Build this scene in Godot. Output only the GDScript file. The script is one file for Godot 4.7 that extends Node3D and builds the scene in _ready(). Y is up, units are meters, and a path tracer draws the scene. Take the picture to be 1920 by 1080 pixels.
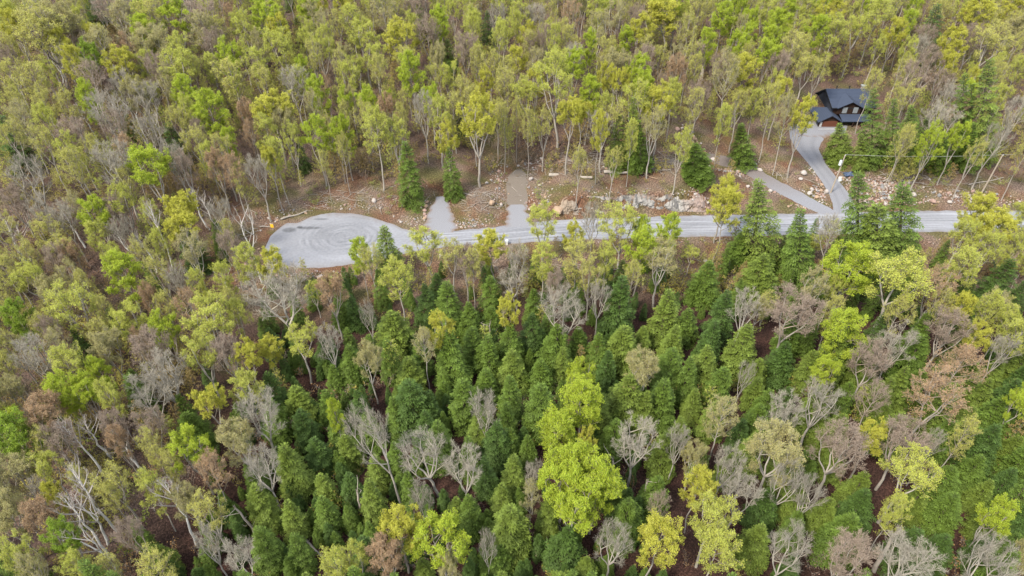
extends Node3D
# Spring forest on a hillside, seen from the air: a gravel road with a turning circle, two gravel spurs, a dark house up its drive.
# y is up, x to the right, d = -z is the distance away from the point under the camera.

var rng := RandomNumberGenerator.new()
var mats := {}
var names := {}
var total := 0
# gravel ways in metres: x, d, half width
var main_way := [Vector3(165.88, 115.46, 3.85), Vector3(122.11, 114.44, 3.90), Vector3(102.46, 113.78, 3.78), Vector3(80.96, 113.42, 3.95), Vector3(63.66, 112.69, 3.92), Vector3(35.89, 111.78, 3.88), Vector3(14.70, 110.88, 3.84), Vector3(4.18, 109.81, 3.62), Vector3(-6.21, 108.29, 2.95), Vector3(-14.42, 107.43, 2.92), Vector3(-19.49, 106.69, 3.84), Vector3(-24.67, 107.01, 6.41), Vector3(-29.91, 107.63, 8.60), Vector3(-35.05, 107.56, 9.62), Vector3(-39.58, 107.09, 9.14), Vector3(-42.97, 106.23, 7.20)]
var drive_way := [Vector3(67.54, 115.47, 2.80), Vector3(67.85, 116.61, 2.49), Vector3(68.57, 121.45, 2.22), Vector3(68.17, 127.18, 1.94), Vector3(67.22, 133.81, 2.00), Vector3(66.76, 139.42, 2.78), Vector3(67.69, 143.40, 3.81), Vector3(68.71, 145.99, 4.10)]
var pad_way := [Vector3(66.34, 148.61, 2.26), Vector3(67.96, 146.86, 3.49), Vector3(71.16, 147.10, 3.75), Vector3(75.24, 147.35, 2.87), Vector3(78.31, 146.05, 2.49)]
var track_way := [Vector3(64.33, 115.85, 1.94), Vector3(63.86, 116.99, 1.85), Vector3(60.44, 121.06, 1.89), Vector3(56.11, 125.65, 1.93), Vector3(53.04, 129.33, 1.96), Vector3(50.72, 132.75, 2.34), Vector3(47.37, 134.09, 2.00), Vector3(43.95, 135.85, 1.43), Vector3(42.75, 137.05, 0.72)]
var west_spur := [Vector3(-13.91, 108.77, 3.43), Vector3(-14.03, 110.35, 3.25), Vector3(-14.33, 114.26, 2.78), Vector3(-14.63, 118.38, 1.86), Vector3(-15.09, 121.67, 0.67)]
var east_spur := [Vector3(1.15, 110.71, 3.25), Vector3(1.06, 112.51, 2.97), Vector3(0.97, 116.20, 2.38), Vector3(0.88, 118.70, 1.64), Vector3(0.66, 119.90, 0.88)]
var main_end := -46.90

class Geo:
	var v := PackedVector3Array()
	var n := PackedVector3Array()
	var c := PackedColorArray()
	var uv := PackedVector2Array()
	var ix := PackedInt32Array()
	func tube(a: Vector3, b: Vector3, ra: float, rb: float, sides: int, col: Color, col2 = null) -> void:
		var ax := (b - a)
		if ax.length_squared() < 1e-8: return
		ax = ax.normalized()
		var s := ax.cross(Vector3(0.31, 0.2, 0.93) if absf(ax.y) > 0.9 else Vector3.UP).normalized()
		var t := ax.cross(s)
		var at := v.size()
		var cb: Color = col if col2 == null else col2
		for k in sides:
			var an := TAU * k / sides
			var o := s * cos(an) + t * sin(an)
			v.append(a + o * ra); n.append(o); c.append(col)
			v.append(b + o * rb); n.append(o); c.append(cb)
		for k in sides:
			var p := at + 2 * k
			var q := at + 2 * ((k + 1) % sides)
			ix.append_array(PackedInt32Array([p, p + 1, q, q, p + 1, q + 1]))
	func path(pts: Array, ra: float, rb: float, sides: int, col: Color) -> void:
		for k in pts.size() - 1:
			var f := float(k) / (pts.size() - 1)
			var g := float(k + 1) / (pts.size() - 1)
			tube(pts[k], pts[k + 1], lerpf(ra, rb, f), lerpf(ra, rb, g), sides, col)
	func needle(a: Vector3, b: Vector3, w: float, col: Color) -> void:      # one thin tapering twig
		var s := (b - a).cross(Vector3(0.4, 1, 0.2)).normalized() * w
		var nn := (b - a).cross(s).normalized()
		var at := v.size()
		v.append(a - s); v.append(a + s); v.append(b)
		for k in 3:
			n.append(nn); c.append(col)
		ix.append_array(PackedInt32Array([at, at + 1, at + 2]))
	func leaf(p: Vector3, along: Vector3, nrm: Vector3, l: float, w: float, col: Color) -> void:   # a diamond
		var s := along.cross(nrm).normalized() * w * 0.5
		var e := along.normalized() * l * 0.5
		var nn := e.cross(s).normalized()
		if nn.dot(nrm) < 0:
			nn = -nn
			s = -s
		var at := v.size()
		v.append(p - e); v.append(p + s); v.append(p + e); v.append(p - s)
		for k in 4:
			n.append(nn); c.append(col)
		ix.append_array(PackedInt32Array([at, at + 1, at + 2, at, at + 2, at + 3]))
	func quad(a: Vector3, b: Vector3, cc: Vector3, d: Vector3, col := Color.WHITE) -> void:
		var nn := (cc - a).cross(b - a).normalized()
		var at := v.size()
		v.append(a); v.append(b); v.append(cc); v.append(d)
		for k in 4:
			n.append(nn); c.append(col)
		ix.append_array(PackedInt32Array([at, at + 1, at + 2, at, at + 2, at + 3]))
	func turn_last(away: Vector3) -> void:      # make the last quad face away from a point
		var at := v.size() - 4
		if n[at].dot((v[at] + v[at + 2]) / 2 - away) < 0:
			for k in 4: n[at + k] = -n[at + k]
			var e := ix.size() - 6
			for k in [0, 3]:
				var h := ix[e + k + 1]; ix[e + k + 1] = ix[e + k + 2]; ix[e + k + 2] = h
	func box(lo: Vector3, hi: Vector3, col := Color.WHITE) -> void:
		var p := []
		for k in 8: p.append(Vector3(hi.x if k & 1 else lo.x, hi.y if k & 2 else lo.y, hi.z if k & 4 else lo.z))
		for f in [[0, 2, 3, 1], [4, 5, 7, 6], [0, 4, 6, 2], [1, 3, 7, 5], [2, 6, 7, 3], [0, 1, 5, 4]]:
			quad(p[f[0]], p[f[1]], p[f[2]], p[f[3]], col)
			turn_last((lo + hi) / 2)
	func tris() -> int: return ix.size() / 3
	func mesh() -> ArrayMesh:
		var a := []
		a.resize(Mesh.ARRAY_MAX)
		a[Mesh.ARRAY_VERTEX] = v
		a[Mesh.ARRAY_NORMAL] = n
		a[Mesh.ARRAY_COLOR] = c
		if uv.size() == v.size(): a[Mesh.ARRAY_TEX_UV] = uv
		a[Mesh.ARRAY_INDEX] = ix
		var m := ArrayMesh.new()
		m.add_surface_from_arrays(Mesh.PRIMITIVE_TRIANGLES, a)
		return m

func mat(key: String, col: Color, rough := 0.85, back := 0.0, spec := 0.3) -> StandardMaterial3D:
	if mats.has(key): return mats[key]
	var m := StandardMaterial3D.new()
	m.resource_name = key
	m.albedo_color = col.linear_to_srgb()
	m.vertex_color_use_as_albedo = true
	m.roughness = rough
	m.metallic_specular = spec
	if back > 0.0:
		m.backlight_enabled = true
		m.backlight = Color(back, back, back * 0.9)
	mats[key] = m
	return m

func numbered(called: String) -> String:
	var k: int = names.get(called, 0)
	names[called] = k + 1
	return called if k == 0 else "%s_%03d" % [called, k]

func thing(called: String, label: String, category: String, group := "", kind := "") -> Node3D:
	var o := Node3D.new()
	o.name = numbered(called)
	add_child(o)
	tag(o, label, category, group, kind)
	return o

func tag(o: Node, label: String, category: String, group := "", kind := "") -> void:
	if label: o.set_meta("label", label)
	if category: o.set_meta("category", category)
	if group: o.set_meta("group", group)
	if kind: o.set_meta("kind", kind)

func put(called: String, m: Mesh, material: Material, parent: Node = self) -> MeshInstance3D:
	var o := MeshInstance3D.new()
	o.name = numbered(called) if parent == self else called
	o.mesh = m
	o.material_override = material
	parent.add_child(o, true)
	return o

# ---------------------------------------------------------------- the lie of the land
func ss(a: float, b: float, x: float) -> float:
	var t := clampf((x - a) / (b - a), 0.0, 1.0)
	return t * t * (3.0 - 2.0 * t)

func way_sd(x: float, d: float, way: Array) -> float:
	var m := 1e9
	var p := Vector2(x, d)
	for i in way.size() - 1:
		var a: Vector3 = way[i]
		var b: Vector3 = way[i + 1]
		var a2 := Vector2(a.x, a.y)
		var e := Vector2(b.x, b.y) - a2
		var l := e.length_squared()
		var t := 0.0 if l == 0.0 else clampf((p - a2).dot(e) / l, 0.0, 1.0)
		m = minf(m, (p - a2 - e * t).length() - lerpf(a.z, b.z, t))
	return m

func road_mid(x: float) -> float:
	if x >= main_way[0].x: return main_way[0].y
	for i in main_way.size() - 1:
		var a: Vector3 = main_way[i]
		var b: Vector3 = main_way[i + 1]
		if b.x <= x and x <= a.x: return lerpf(a.y, b.y, (x - a.x) / (b.x - a.x))
	return main_way[-1].y

func side_sd(x: float, d: float) -> float:
	var m := 99.0
	if x > -35.0 and x < 110.0 and d > 95.0 and d < 175.0:
		for w in [drive_way, pad_way, track_way, west_spur, east_spur]: m = minf(m, way_sd(x, d, w))
	return m

func height(x: float, d: float) -> float:
	var sd := way_sd(x, d, main_way)
	var wn := ss(-8, 8, d - road_mid(x))
	var near := side_sd(x, d)
	var led := ss(6, 12, x) * (1 - ss(36, 42, x))
	var b := (1.1 * ss(0.8, 5, sd) * (1 - led) + 3.7 * led * ss(0.9, 2.4, sd)) * ss(0.3, 5, near)
	var n := 0.55 * sin(x * .11 + 1.3) * sin(d * .13 + .4) + .3 * sin(x * .27 + d * .19) + .25 * sin(d * .31 - x * .21 + 2)
	n *= ss(2, 14, minf(sd, near + 1))
	return n + (b + .10 * maxf(0, minf(sd, 900.0) - 3)) * wn + (-1.4 * ss(.6, 5, sd) - .05 * maxf(0, minf(sd, 900.0) - 3)) * (1 - wn)

func at(x: float, d: float, up := 0.0) -> Vector3: return Vector3(x, height(x, d) + up, -d)

# ---------------------------------------------------------------- trees
func rv() -> Vector3: return Vector3(rng.randf_range(-1, 1), rng.randf_range(-1, 1), rng.randf_range(-1, 1))

# one leafless tree, 18 m tall with a crown 4 m in radius; style: clear (share of bare trunk), leaders, limbs, up (how steep), wide
func grow(sd: int, style: Dictionary) -> Dictionary:
	rng.seed = sd
	var H := 18.0
	var trunk := Geo.new()
	var br := Geo.new()
	var tips := []
	var clear: float = style.clear
	var R: float = 4.0 * style.get("wide", 1.0)
	var tone := Color(0.92, 0.92, 0.92)
	var stems := []          # [points, r0, r1]
	var wob: float = style.get("wob", 0.25)
	var mid := Vector3(0, H * (clear + 1.0) * 0.5, 0)
	var ry := H * (1.0 - clear) * 0.5
	if style.leaders <= 1:
		var p := Vector3.ZERO
		var pts := [p]
		for k in 9:
			p = Vector3(p.x + rng.randf_range(-1, 1) * wob, H * 0.95 * (k + 1) / 9.0, p.z + rng.randf_range(-1, 1) * wob)
			pts.append(p)
		trunk.path(pts, 0.19 * style.get("girth", 1.0), 0.03 * style.get("girth", 1.0), 7, tone)
		stems.append([pts, clear])
	else:
		var fork: float = style.get("fork", clear)
		var p := Vector3.ZERO
		var pts := [p]
		for k in 4:
			p = Vector3(p.x + rng.randf_range(-1, 1) * wob, H * fork * (k + 1) / 4.0, p.z + rng.randf_range(-1, 1) * wob)
			pts.append(p)
		trunk.path(pts, 0.27, 0.17, 7, tone)
		var a0 := rng.randf() * TAU
		for j in style.leaders:
			var an: float = a0 + TAU * j / style.leaders + rng.randf_range(-.3, .3)
			var out: float = rng.randf_range(0.35, 0.75) * R
			var top: Vector3 = Vector3(cos(an) * out, H * rng.randf_range(0.86, 0.98), sin(an) * out)
			var q := p
			var lp := [q]
			for k in 6:
				var f := (k + 1) / 6.0
				q = p.lerp(top, f) + Vector3(cos(an), 0, sin(an)) * sin(f * PI) * 0.6 + rv() * 0.18
				lp.append(q)
			trunk.path(lp, 0.15, 0.03, 5, tone)
			stems.append([lp, 0.25])
	var nl: int = style.limbs
	for s in stems.size():
		var pts: Array = stems[s][0]
		var f0: float = stems[s][1]
		var count: int = nl / stems.size()
		for k in count:
			var f: float = lerpf(f0, 0.985, pow((k + rng.randf()) / count, 0.9))
			var fi: float = f * (pts.size() - 1)
			var i0: int = mini(int(fi), pts.size() - 2)
			var p: Vector3 = pts[i0].lerp(pts[i0 + 1], fi - i0)
			var an: float = k * 2.39996 + s * 1.1 + rng.randf_range(-.4, .4)
			var elev: float = lerpf(style.up - 0.25, style.up + 0.35, f) + rng.randf_range(-.15, .15)
			var dir := Vector3(cos(an) * cos(elev), sin(elev), sin(an) * cos(elev))
			# how far to the crown's outline
			var rel := (p - mid) / Vector3(R, ry, R)
			var dd := dir / Vector3(R, ry, R)
			var qa := dd.dot(dd)
			var qb := rel.dot(dd)
			var disc := qb * qb - qa * (rel.dot(rel) - 1.0)
			var L := 1.0
			if disc > 0: L = maxf(0.8, (-qb + sqrt(disc)) / qa)
			L = minf(L, R * 1.5) * rng.randf_range(0.62, 1.12)
			var lp := [p]
			var q := p
			var r0: float = clampf(0.018 * L + 0.02, 0.03, 0.1)
			for j in 4:
				dir = (dir + Vector3.UP * 0.10 + rv() * 0.12).normalized()
				q += dir * L / 4
				lp.append(q)
			br.path(lp, r0 * style.get("girth", 1.0), 0.018 * style.get("girth", 1.0), 4, tone)
			var nb: int = clampi(int(L * 2.0 + 2), 3, style.get("subs", 8))
			for b in nb:
				var bf: float = lerpf(0.28, 1.0, (b + rng.randf() * 0.9) / nb)
				var bi: float = bf * 4
				var b0: int = mini(int(bi), 3)
				var bp: Vector3 = lp[b0].lerp(lp[b0 + 1], bi - b0)
				var bd: Vector3 = ((lp[b0 + 1] - lp[b0]).normalized() * 0.75 + rv() * 0.75 + Vector3.UP * style.get("lift", 0.25)).normalized()
				var bl := (0.55 + 0.28 * L * (1.1 - bf)) * rng.randf_range(0.8, 1.3)
				var be := bp + bd * bl
				br.tube(bp, be, 0.022, 0.011, 3, tone * 0.95)
				for w in style.get("twigs", 5):
					var tp := bp.lerp(be, rng.randf_range(0.25, 1.0))
					var td := (bd * 0.8 + rv() * 0.7 + Vector3.UP * 0.2).normalized()
					var te := tp + td * rng.randf_range(0.45, 0.95)
					br.tube(tp, te, 0.0125, 0.007, 3, tone * 0.9)
					tips.append([te, td])
					for u in style.get("twiglets", 3):
						var up := tp.lerp(te, rng.randf_range(0.2, 0.95))
						var ud := (td * 0.8 + rv() * 0.8 + Vector3.UP * 0.15).normalized()
						var ue := up + ud * rng.randf_range(0.25, 0.6)
						br.needle(up, ue, 0.013 * style.get("fine", 1.0), tone * 0.9)
						tips.append([ue, ud])
	total += br.tris() + trunk.tris()
	return {"trunk": trunk.mesh(), "branches": br.mesh(), "tips": tips, "mid": mid, "n": br.tris()}

# leaves or buds on the twig ends of such a tree
func leaves(sd: int, tree: Dictionary, per: float, size: float, spread: float, second: Color) -> ArrayMesh:
	rng.seed = sd
	var g := Geo.new()
	var mid: Vector3 = tree.mid
	for t in tree.tips:
		var k := per
		while k > 0.0:
			if k < 1.0 and rng.randf() > k: break
			k -= 1.0
			var p: Vector3 = t[0] + rv() * spread - t[1] * rng.randf() * 0.2
			var nrm: Vector3 = ((p - mid).normalized() * 0.5 + Vector3.UP * 0.55 + rv() * 0.8).normalized()
			var along: Vector3 = (t[1] + rv()).normalized()
			var s := size * rng.randf_range(0.65, 1.3)
			var b := rng.randf_range(0.72, 1.0)
			g.leaf(p, along, nrm, s, s * 0.8, Color(b, b, b).lerp(second * b, rng.randf()))
	total += g.tris()
	return g.mesh()

# a hemlock 13 m tall, 3.7 m in radius: whorls of drooping flat sprays
func hemlock(sd: int, full: float, ragged: float) -> Dictionary:
	rng.seed = sd
	var H := 13.0
	var R := 3.7
	var trunk := Geo.new()
	var g := Geo.new()
	trunk.path([Vector3.ZERO, Vector3(.05, H * .35, .03), Vector3(-.04, H * .7, .05), Vector3(.05, H * .97, 0)], 0.2, 0.025, 6, Color(.9, .9, .9))
	var y := H * 0.07
	var an := rng.randf() * TAU
	var side := [rng.randf_range(.68, 1.2), rng.randf_range(.68, 1.2), rng.randf_range(.68, 1.2), rng.randf_range(.68, 1.2), rng.randf_range(.68, 1.2)]
	while y < H * 0.985:
		var f := y / H
		an += 2.39996 + rng.randf_range(-.3, .3)
		var lob: float = side[int(fposmod(an, TAU) / TAU * 4.999)]
		var L: float = R * pow(1.0 - f, full) * lob * rng.randf_range(1.0 - ragged, 1.08) * ss(-.10, .14, f)
		L = maxf(L, 0.3)
		var e := lerpf(-0.05, 0.75, f * f) + rng.randf_range(-.12, .12)
		var dir := Vector3(cos(an) * cos(e), sin(e), sin(an) * cos(e))
		var p := Vector3(0, y, 0)
		var step := 0.15
		var s := 0.0
		var tint := rng.randf_range(0.72, 1.0)
		var prev := p
		while s < L:
			var q := prev + dir * step
			dir = (dir + Vector3.DOWN * (0.085 if f < .8 else 0.05) + rv() * 0.06).normalized()
			if s > 0.2 * L or L < 0.8:
				var across := dir.cross(Vector3.UP).normalized()
				for sgn in [-1.0, 1.0]:
					var tl := (0.46 * (L - s) + 0.24) * rng.randf_range(0.6, 1.25)
					var td: Vector3 = (dir * 0.75 + across * sgn + Vector3.DOWN * 0.12 + rv() * 0.16).normalized()
					var m: int = maxi(1, int(tl / 0.075))
					for j in m:
						var c: Vector3 = q + td * tl * (j + 0.6) / m + Vector3.DOWN * 0.10 * tl * (j + .5) / m + rv() * 0.075
						var nr: Vector3 = (Vector3.UP * 0.9 + rv() * 0.5 + dir * 0.35).normalized()
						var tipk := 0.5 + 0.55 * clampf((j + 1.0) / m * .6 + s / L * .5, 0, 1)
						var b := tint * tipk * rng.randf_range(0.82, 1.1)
						var along: Vector3 = (td + dir * rng.randf_range(-.3, .9) + rv() * .3)
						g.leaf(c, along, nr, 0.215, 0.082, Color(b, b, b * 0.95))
			prev = q
			s += step
		g.leaf(prev + dir * .1, dir, (Vector3.UP + rv() * .4).normalized(), 0.42, 0.16, Color(1, 1, .95) * tint)
		y += H * 0.0068 * rng.randf_range(0.6, 1.4) * (1.0 + .5 * (1.0 - f))
	return {"trunk": trunk.mesh(), "crown": g.mesh(), "n": g.tris()}

func shrub(sd: int, leafy: float, size: float) -> Dictionary:
	rng.seed = sd
	var st := Geo.new()
	var lf := Geo.new()
	for k in 7:
		var an := rng.randf() * TAU
		var d := Vector3(cos(an) * .45, 1, sin(an) * .45).normalized()
		var p := Vector3(cos(an), 0, sin(an)) * rng.randf() * 0.5
		var L := rng.randf_range(1.2, 2.8)
		st.tube(p, p + d * L, 0.02, 0.008, 3, Color(.9, .9, .9))
		for j in 9:
			var q := p + d * L * rng.randf_range(.25, 1)
			var e := q + (d * .5 + rv() * .8).normalized() * rng.randf_range(.3, .8)
			st.needle(q, e, 0.014, Color(.85, .85, .85))
			var m := leafy
			while m > 0:
				if m < 1.0 and rng.randf() > m: break
				m -= 1.0
				var b := rng.randf_range(.7, 1)
				lf.leaf(e.lerp(q, rng.randf() * .6) + rv() * .12, rv(), (Vector3.UP + rv() * .8).normalized(), size * rng.randf_range(.7, 1.3), size * .7, Color(b, b, b))
	return {"stems": st.mesh(), "leaves": lf.mesh()}

# a young tree about 6 m tall: one thin stem and level, feathery branches
func sapling(sd: int, size: float) -> Dictionary:
	rng.seed = sd
	var st := Geo.new()
	var lf := Geo.new()
	st.path([Vector3.ZERO, Vector3(.08, 2, .05), Vector3(-.05, 4, .1), Vector3(.1, 6, 0)], .05, .012, 4, Color(.95, .95, .95))
	for k in 34:
		var y := lerpf(1.0, 5.9, (k + rng.randf()) / 34.0)
		var an := k * 2.39996
		var d := Vector3(cos(an), rng.randf_range(.25, .7), sin(an)).normalized()
		var L := lerpf(1.7, .4, (y - 1.0) / 5.0) * rng.randf_range(.7, 1.15)
		var p := Vector3(0, y, 0)
		st.tube(p, p + d * L, .016, .006, 3, Color(.9, .9, .9))
		for j in 6:
			var q := p + d * L * rng.randf_range(.3, 1)
			var e := q + (d + rv() * .9).normalized() * rng.randf_range(.2, .5)
			st.needle(q, e, .011, Color(.85, .85, .85))
			for u in 4:
				var b := rng.randf_range(.7, 1)
				lf.leaf(e.lerp(q, rng.randf()) + rv() * .14, rv(), (Vector3.UP + rv() * .8).normalized(), size * rng.randf_range(.7, 1.3), size * .75, Color(b, b, b))
	return {"stems": st.mesh(), "leaves": lf.mesh()}

func rock_mesh(sd: int, flat := 0.7) -> ArrayMesh:
	rng.seed = sd
	var dirs := []
	for k in 9: dirs.append([rv().normalized(), rng.randf_range(.62, .95)])
	var g := Geo.new()
	var nu := 10
	var nv := 6
	var pts := []
	for j in nv + 1:
		for i in nu:
			var th := PI * j / nv
			var ph := TAU * i / nu
			var d := Vector3(sin(th) * cos(ph), cos(th), sin(th) * sin(ph))
			var r := 1.0
			for e in dirs:
				var c: float = d.dot(e[0])
				if c > 0.05: r = minf(r, e[1] / c)
			pts.append(d * minf(r, 1.1) * Vector3(.5, .5 * flat, .5))
	for j in nv:
		for i in nu:
			var a: Vector3 = pts[j * nu + i]
			var b: Vector3 = pts[j * nu + (i + 1) % nu]
			var c: Vector3 = pts[(j + 1) * nu + (i + 1) % nu]
			var d: Vector3 = pts[(j + 1) * nu + i]
			var t := rng.randf_range(.82, 1.0)
			g.quad(a, d, c, b, Color(t, t, t))
			g.turn_last(Vector3.ZERO)
	return g.mesh()

# a gravel way as a sheet that follows the land, along a line of (x, d, half width)
func way_sheet(way: Array, lift: float, jag: float, sd: int, tone: Callable) -> ArrayMesh:
	var pts := []
	for i in way.size() - 1:
		var p0: Vector3 = way[maxi(i - 1, 0)]
		var p3: Vector3 = way[mini(i + 2, way.size() - 1)]
		var m := maxi(2, int(Vector2(way[i].x - way[i + 1].x, way[i].y - way[i + 1].y).length() / 0.5))
		for k in m: pts.append(way[i].cubic_interpolate(way[i + 1], p0, p3, float(k) / m))
	pts.append(way[-1])
	var noise := FastNoiseLite.new()
	noise.seed = sd
	noise.frequency = 0.35
	var g := Geo.new()
	var cols := 12
	for i in pts.size():
		var p: Vector3 = pts[i]
		var dv: Vector3 = pts[mini(i + 1, pts.size() - 1)] - pts[maxi(i - 1, 0)]
		var per := Vector2(-dv.y, dv.x).normalized()
		var l := p.z * (1.0 + jag * noise.get_noise_2d(i * .5, 0)) 
		var r := p.z * (1.0 + jag * noise.get_noise_2d(i * .5, 90))
		for k in cols + 1:
			var f := float(k) / cols
			var o := lerpf(-l, r, f)
			var q := Vector2(p.x, p.y) + per * o
			g.v.append(at(q.x, q.y, lift - (0.14 if k == 0 or k == cols else 0.0) - 0.13 * (1.0 - ss(0, 3, i)) - 0.2 * (1.0 - ss(0, 3, pts.size() - 1 - i))))
			g.n.append(Vector3.UP)
			g.uv.append(Vector2(q.x, q.y))
			g.c.append((tone as Callable).call(q.x, q.y, f))
	for i in pts.size() - 1:
		for k in cols:
			var a := i * (cols + 1) + k
			var b := a + cols + 1
			g.ix.append_array(PackedInt32Array([a, a + 1, b, b, a + 1, b + 1]))
	# face up whichever way the line ran
	var e0 := (g.v[g.ix[2]] - g.v[g.ix[0]]).cross(g.v[g.ix[1]] - g.v[g.ix[0]])
	if e0.y < 0:
		for k in range(0, g.ix.size(), 3):
			var h := g.ix[k + 1]; g.ix[k + 1] = g.ix[k + 2]; g.ix[k + 2] = h
	return g.mesh()

func grain(sd: int, freq: float, lo: float, hi: float, size := 512, kind := FastNoiseLite.TYPE_SIMPLEX) -> NoiseTexture2D:
	var f := FastNoiseLite.new()
	f.seed = sd
	f.frequency = freq
	f.noise_type = kind
	f.fractal_octaves = 5
	f.fractal_gain = 0.65
	var t := NoiseTexture2D.new()
	t.width = size
	t.height = size
	t.seamless = true
	t.noise = f
	var g := Gradient.new()
	g.set_color(0, Color(lo, lo, lo))
	g.set_color(1, Color(hi, hi, hi))
	t.color_ramp = g
	return t

func _ready() -> void:
	# camera, sky, sun, exposure
	var cam := Camera3D.new()
	cam.name = "camera"
	cam.position = Vector3(0, 80, 0)
	cam.rotation_degrees = Vector3(-40.7, 0, 0)
	cam.fov = 45.2
	cam.near = 0.5
	cam.far = 6000.0
	add_child(cam)
	var sky := ProceduralSkyMaterial.new()
	sky.sky_top_color = Color(0.80, 0.82, 0.86)
	sky.sky_horizon_color = Color(0.86, 0.88, 0.91)
	sky.ground_horizon_color = Color(0.6, 0.62, 0.58)
	sky.ground_bottom_color = Color(0.3, 0.32, 0.24)
	sky.sky_curve = 0.2
	var env := Environment.new()
	env.background_mode = Environment.BG_SKY
	env.sky = Sky.new()
	env.sky.sky_material = sky
	env.background_energy_multiplier = 0.68
	env.tonemap_mode = Environment.TONE_MAPPER_LINEAR
	env.tonemap_exposure = 4.9
	env.sdfgi_enabled = true
	env.ssao_enabled = true
	env.ssil_enabled = true
	var we := WorldEnvironment.new()
	we.name = "world_environment"
	we.environment = env
	add_child(we)
	var sun := DirectionalLight3D.new()
	sun.name = "sun"
	sun.light_energy = 0.5
	sun.light_angular_distance = 12.0
	sun.light_color = Color(1.0, 0.96, 0.89)
	sun.shadow_enabled = true
	sun.rotation_degrees = Vector3(-50, -48, 0)
	add_child(sun)
	ground()
	roads()
	rocks()
	house()
	lines()
	var kit := tree_kit()
	forest(kit)
	print("tris in kit ", total)
	landmarks(kit)
	undergrowth(kit)

func ground() -> void:
	var axis := func(lo: float, hi: float, step: float) -> Array:
		var a := []
		var e := step
		var p := lo
		while p > lo - 3000.0:
			e *= 1.6; p -= e; a.push_front(p)
		p = lo
		while p < hi:
			a.append(p); p += step
		a.append(hi)
		e = step
		p = hi
		while p < hi + 3000.0:
			e *= 1.6; p += e; a.append(p)
		return a
	var xs: Array = axis.call(-190.0, 190.0, 1.2)
	var ds: Array = axis.call(28.0, 232.0, 1.2)
	var n1 := FastNoiseLite.new()
	n1.seed = 3; n1.frequency = 0.06
	var n2 := FastNoiseLite.new()
	n2.seed = 5; n2.frequency = 0.35
	var g := Geo.new()
	var w := xs.size()
	var litter := Color(.39, .27, .22)
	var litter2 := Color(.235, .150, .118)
	var moss := Color(.25, .25, .08)
	var dirt := Color(.46, .335, .265)
	var orange := Color(.38, .19, .11)
	var straw := Color(.54, .46, .29)
	for j in ds.size():
		for i in w:
			var x: float = xs[i]
			var d: float = ds[j]
			g.v.append(Vector3(x, height(x, d), -d))
			g.uv.append(Vector2(x, d))
			var a := n1.get_noise_2d(x, d)
			var b := n2.get_noise_2d(x, d)
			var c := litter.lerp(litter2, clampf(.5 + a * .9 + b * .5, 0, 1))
			c = c.lerp(moss, clampf(n1.get_noise_2d(x + 400, d * 1.3) * 1.6 - .1 + b * .3, 0, .75))
			# nearer than the road, except at far left, the floor is darker red brown
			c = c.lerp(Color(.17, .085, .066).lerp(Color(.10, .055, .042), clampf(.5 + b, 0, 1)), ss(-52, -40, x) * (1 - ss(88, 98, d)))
			var sd := minf(way_sd(x, d, main_way), side_sd(x, d))
			if sd < 18.0:
				var e := dirt.lerp(orange, clampf(.4 + n1.get_noise_2d(x * 2 + 90, d * 2) * 1.5, 0, 1)).lerp(straw, clampf(b * 1.2, 0, .8)).lerp(moss, clampf(n1.get_noise_2d(x * 2 - 50, d * 3) * 2.8, 0, .8))
				c = c.lerp(e, (1 - ss(7, 18, sd)) * .9)
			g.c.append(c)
	for j in ds.size() - 1:
		for i in w - 1:
			var a := j * w + i
			g.ix.append_array(PackedInt32Array([a, a + w, a + 1, a + 1, a + w, a + w + 1]))
	g.n.resize(g.v.size())
	for j in ds.size():
		for i in w:
			var l := g.v[j * w + maxi(i - 1, 0)]
			var r := g.v[j * w + mini(i + 1, w - 1)]
			var u := g.v[maxi(j - 1, 0) * w + i]
			var o := g.v[mini(j + 1, ds.size() - 1) * w + i]
			g.n[j * w + i] = (r - l).cross(o - u).normalized()
	var m := mat("forest floor", Color.WHITE, 0.95)
	m.albedo_texture = grain(11, .03, .45, 1.0)
	m.uv1_scale = Vector3(.14, .14, .14)
	m.detail_enabled = true
	m.detail_albedo = grain(12, .05, .5, 1.0)
	m.detail_blend_mode = BaseMaterial3D.BLEND_MODE_MUL
	m.detail_uv_layer = BaseMaterial3D.DETAIL_UV_1
	m.heightmap_enabled = true
	m.heightmap_texture = m.albedo_texture
	m.heightmap_scale = 12.0
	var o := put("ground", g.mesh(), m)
	o.set_meta("kind", "structure")

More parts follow.
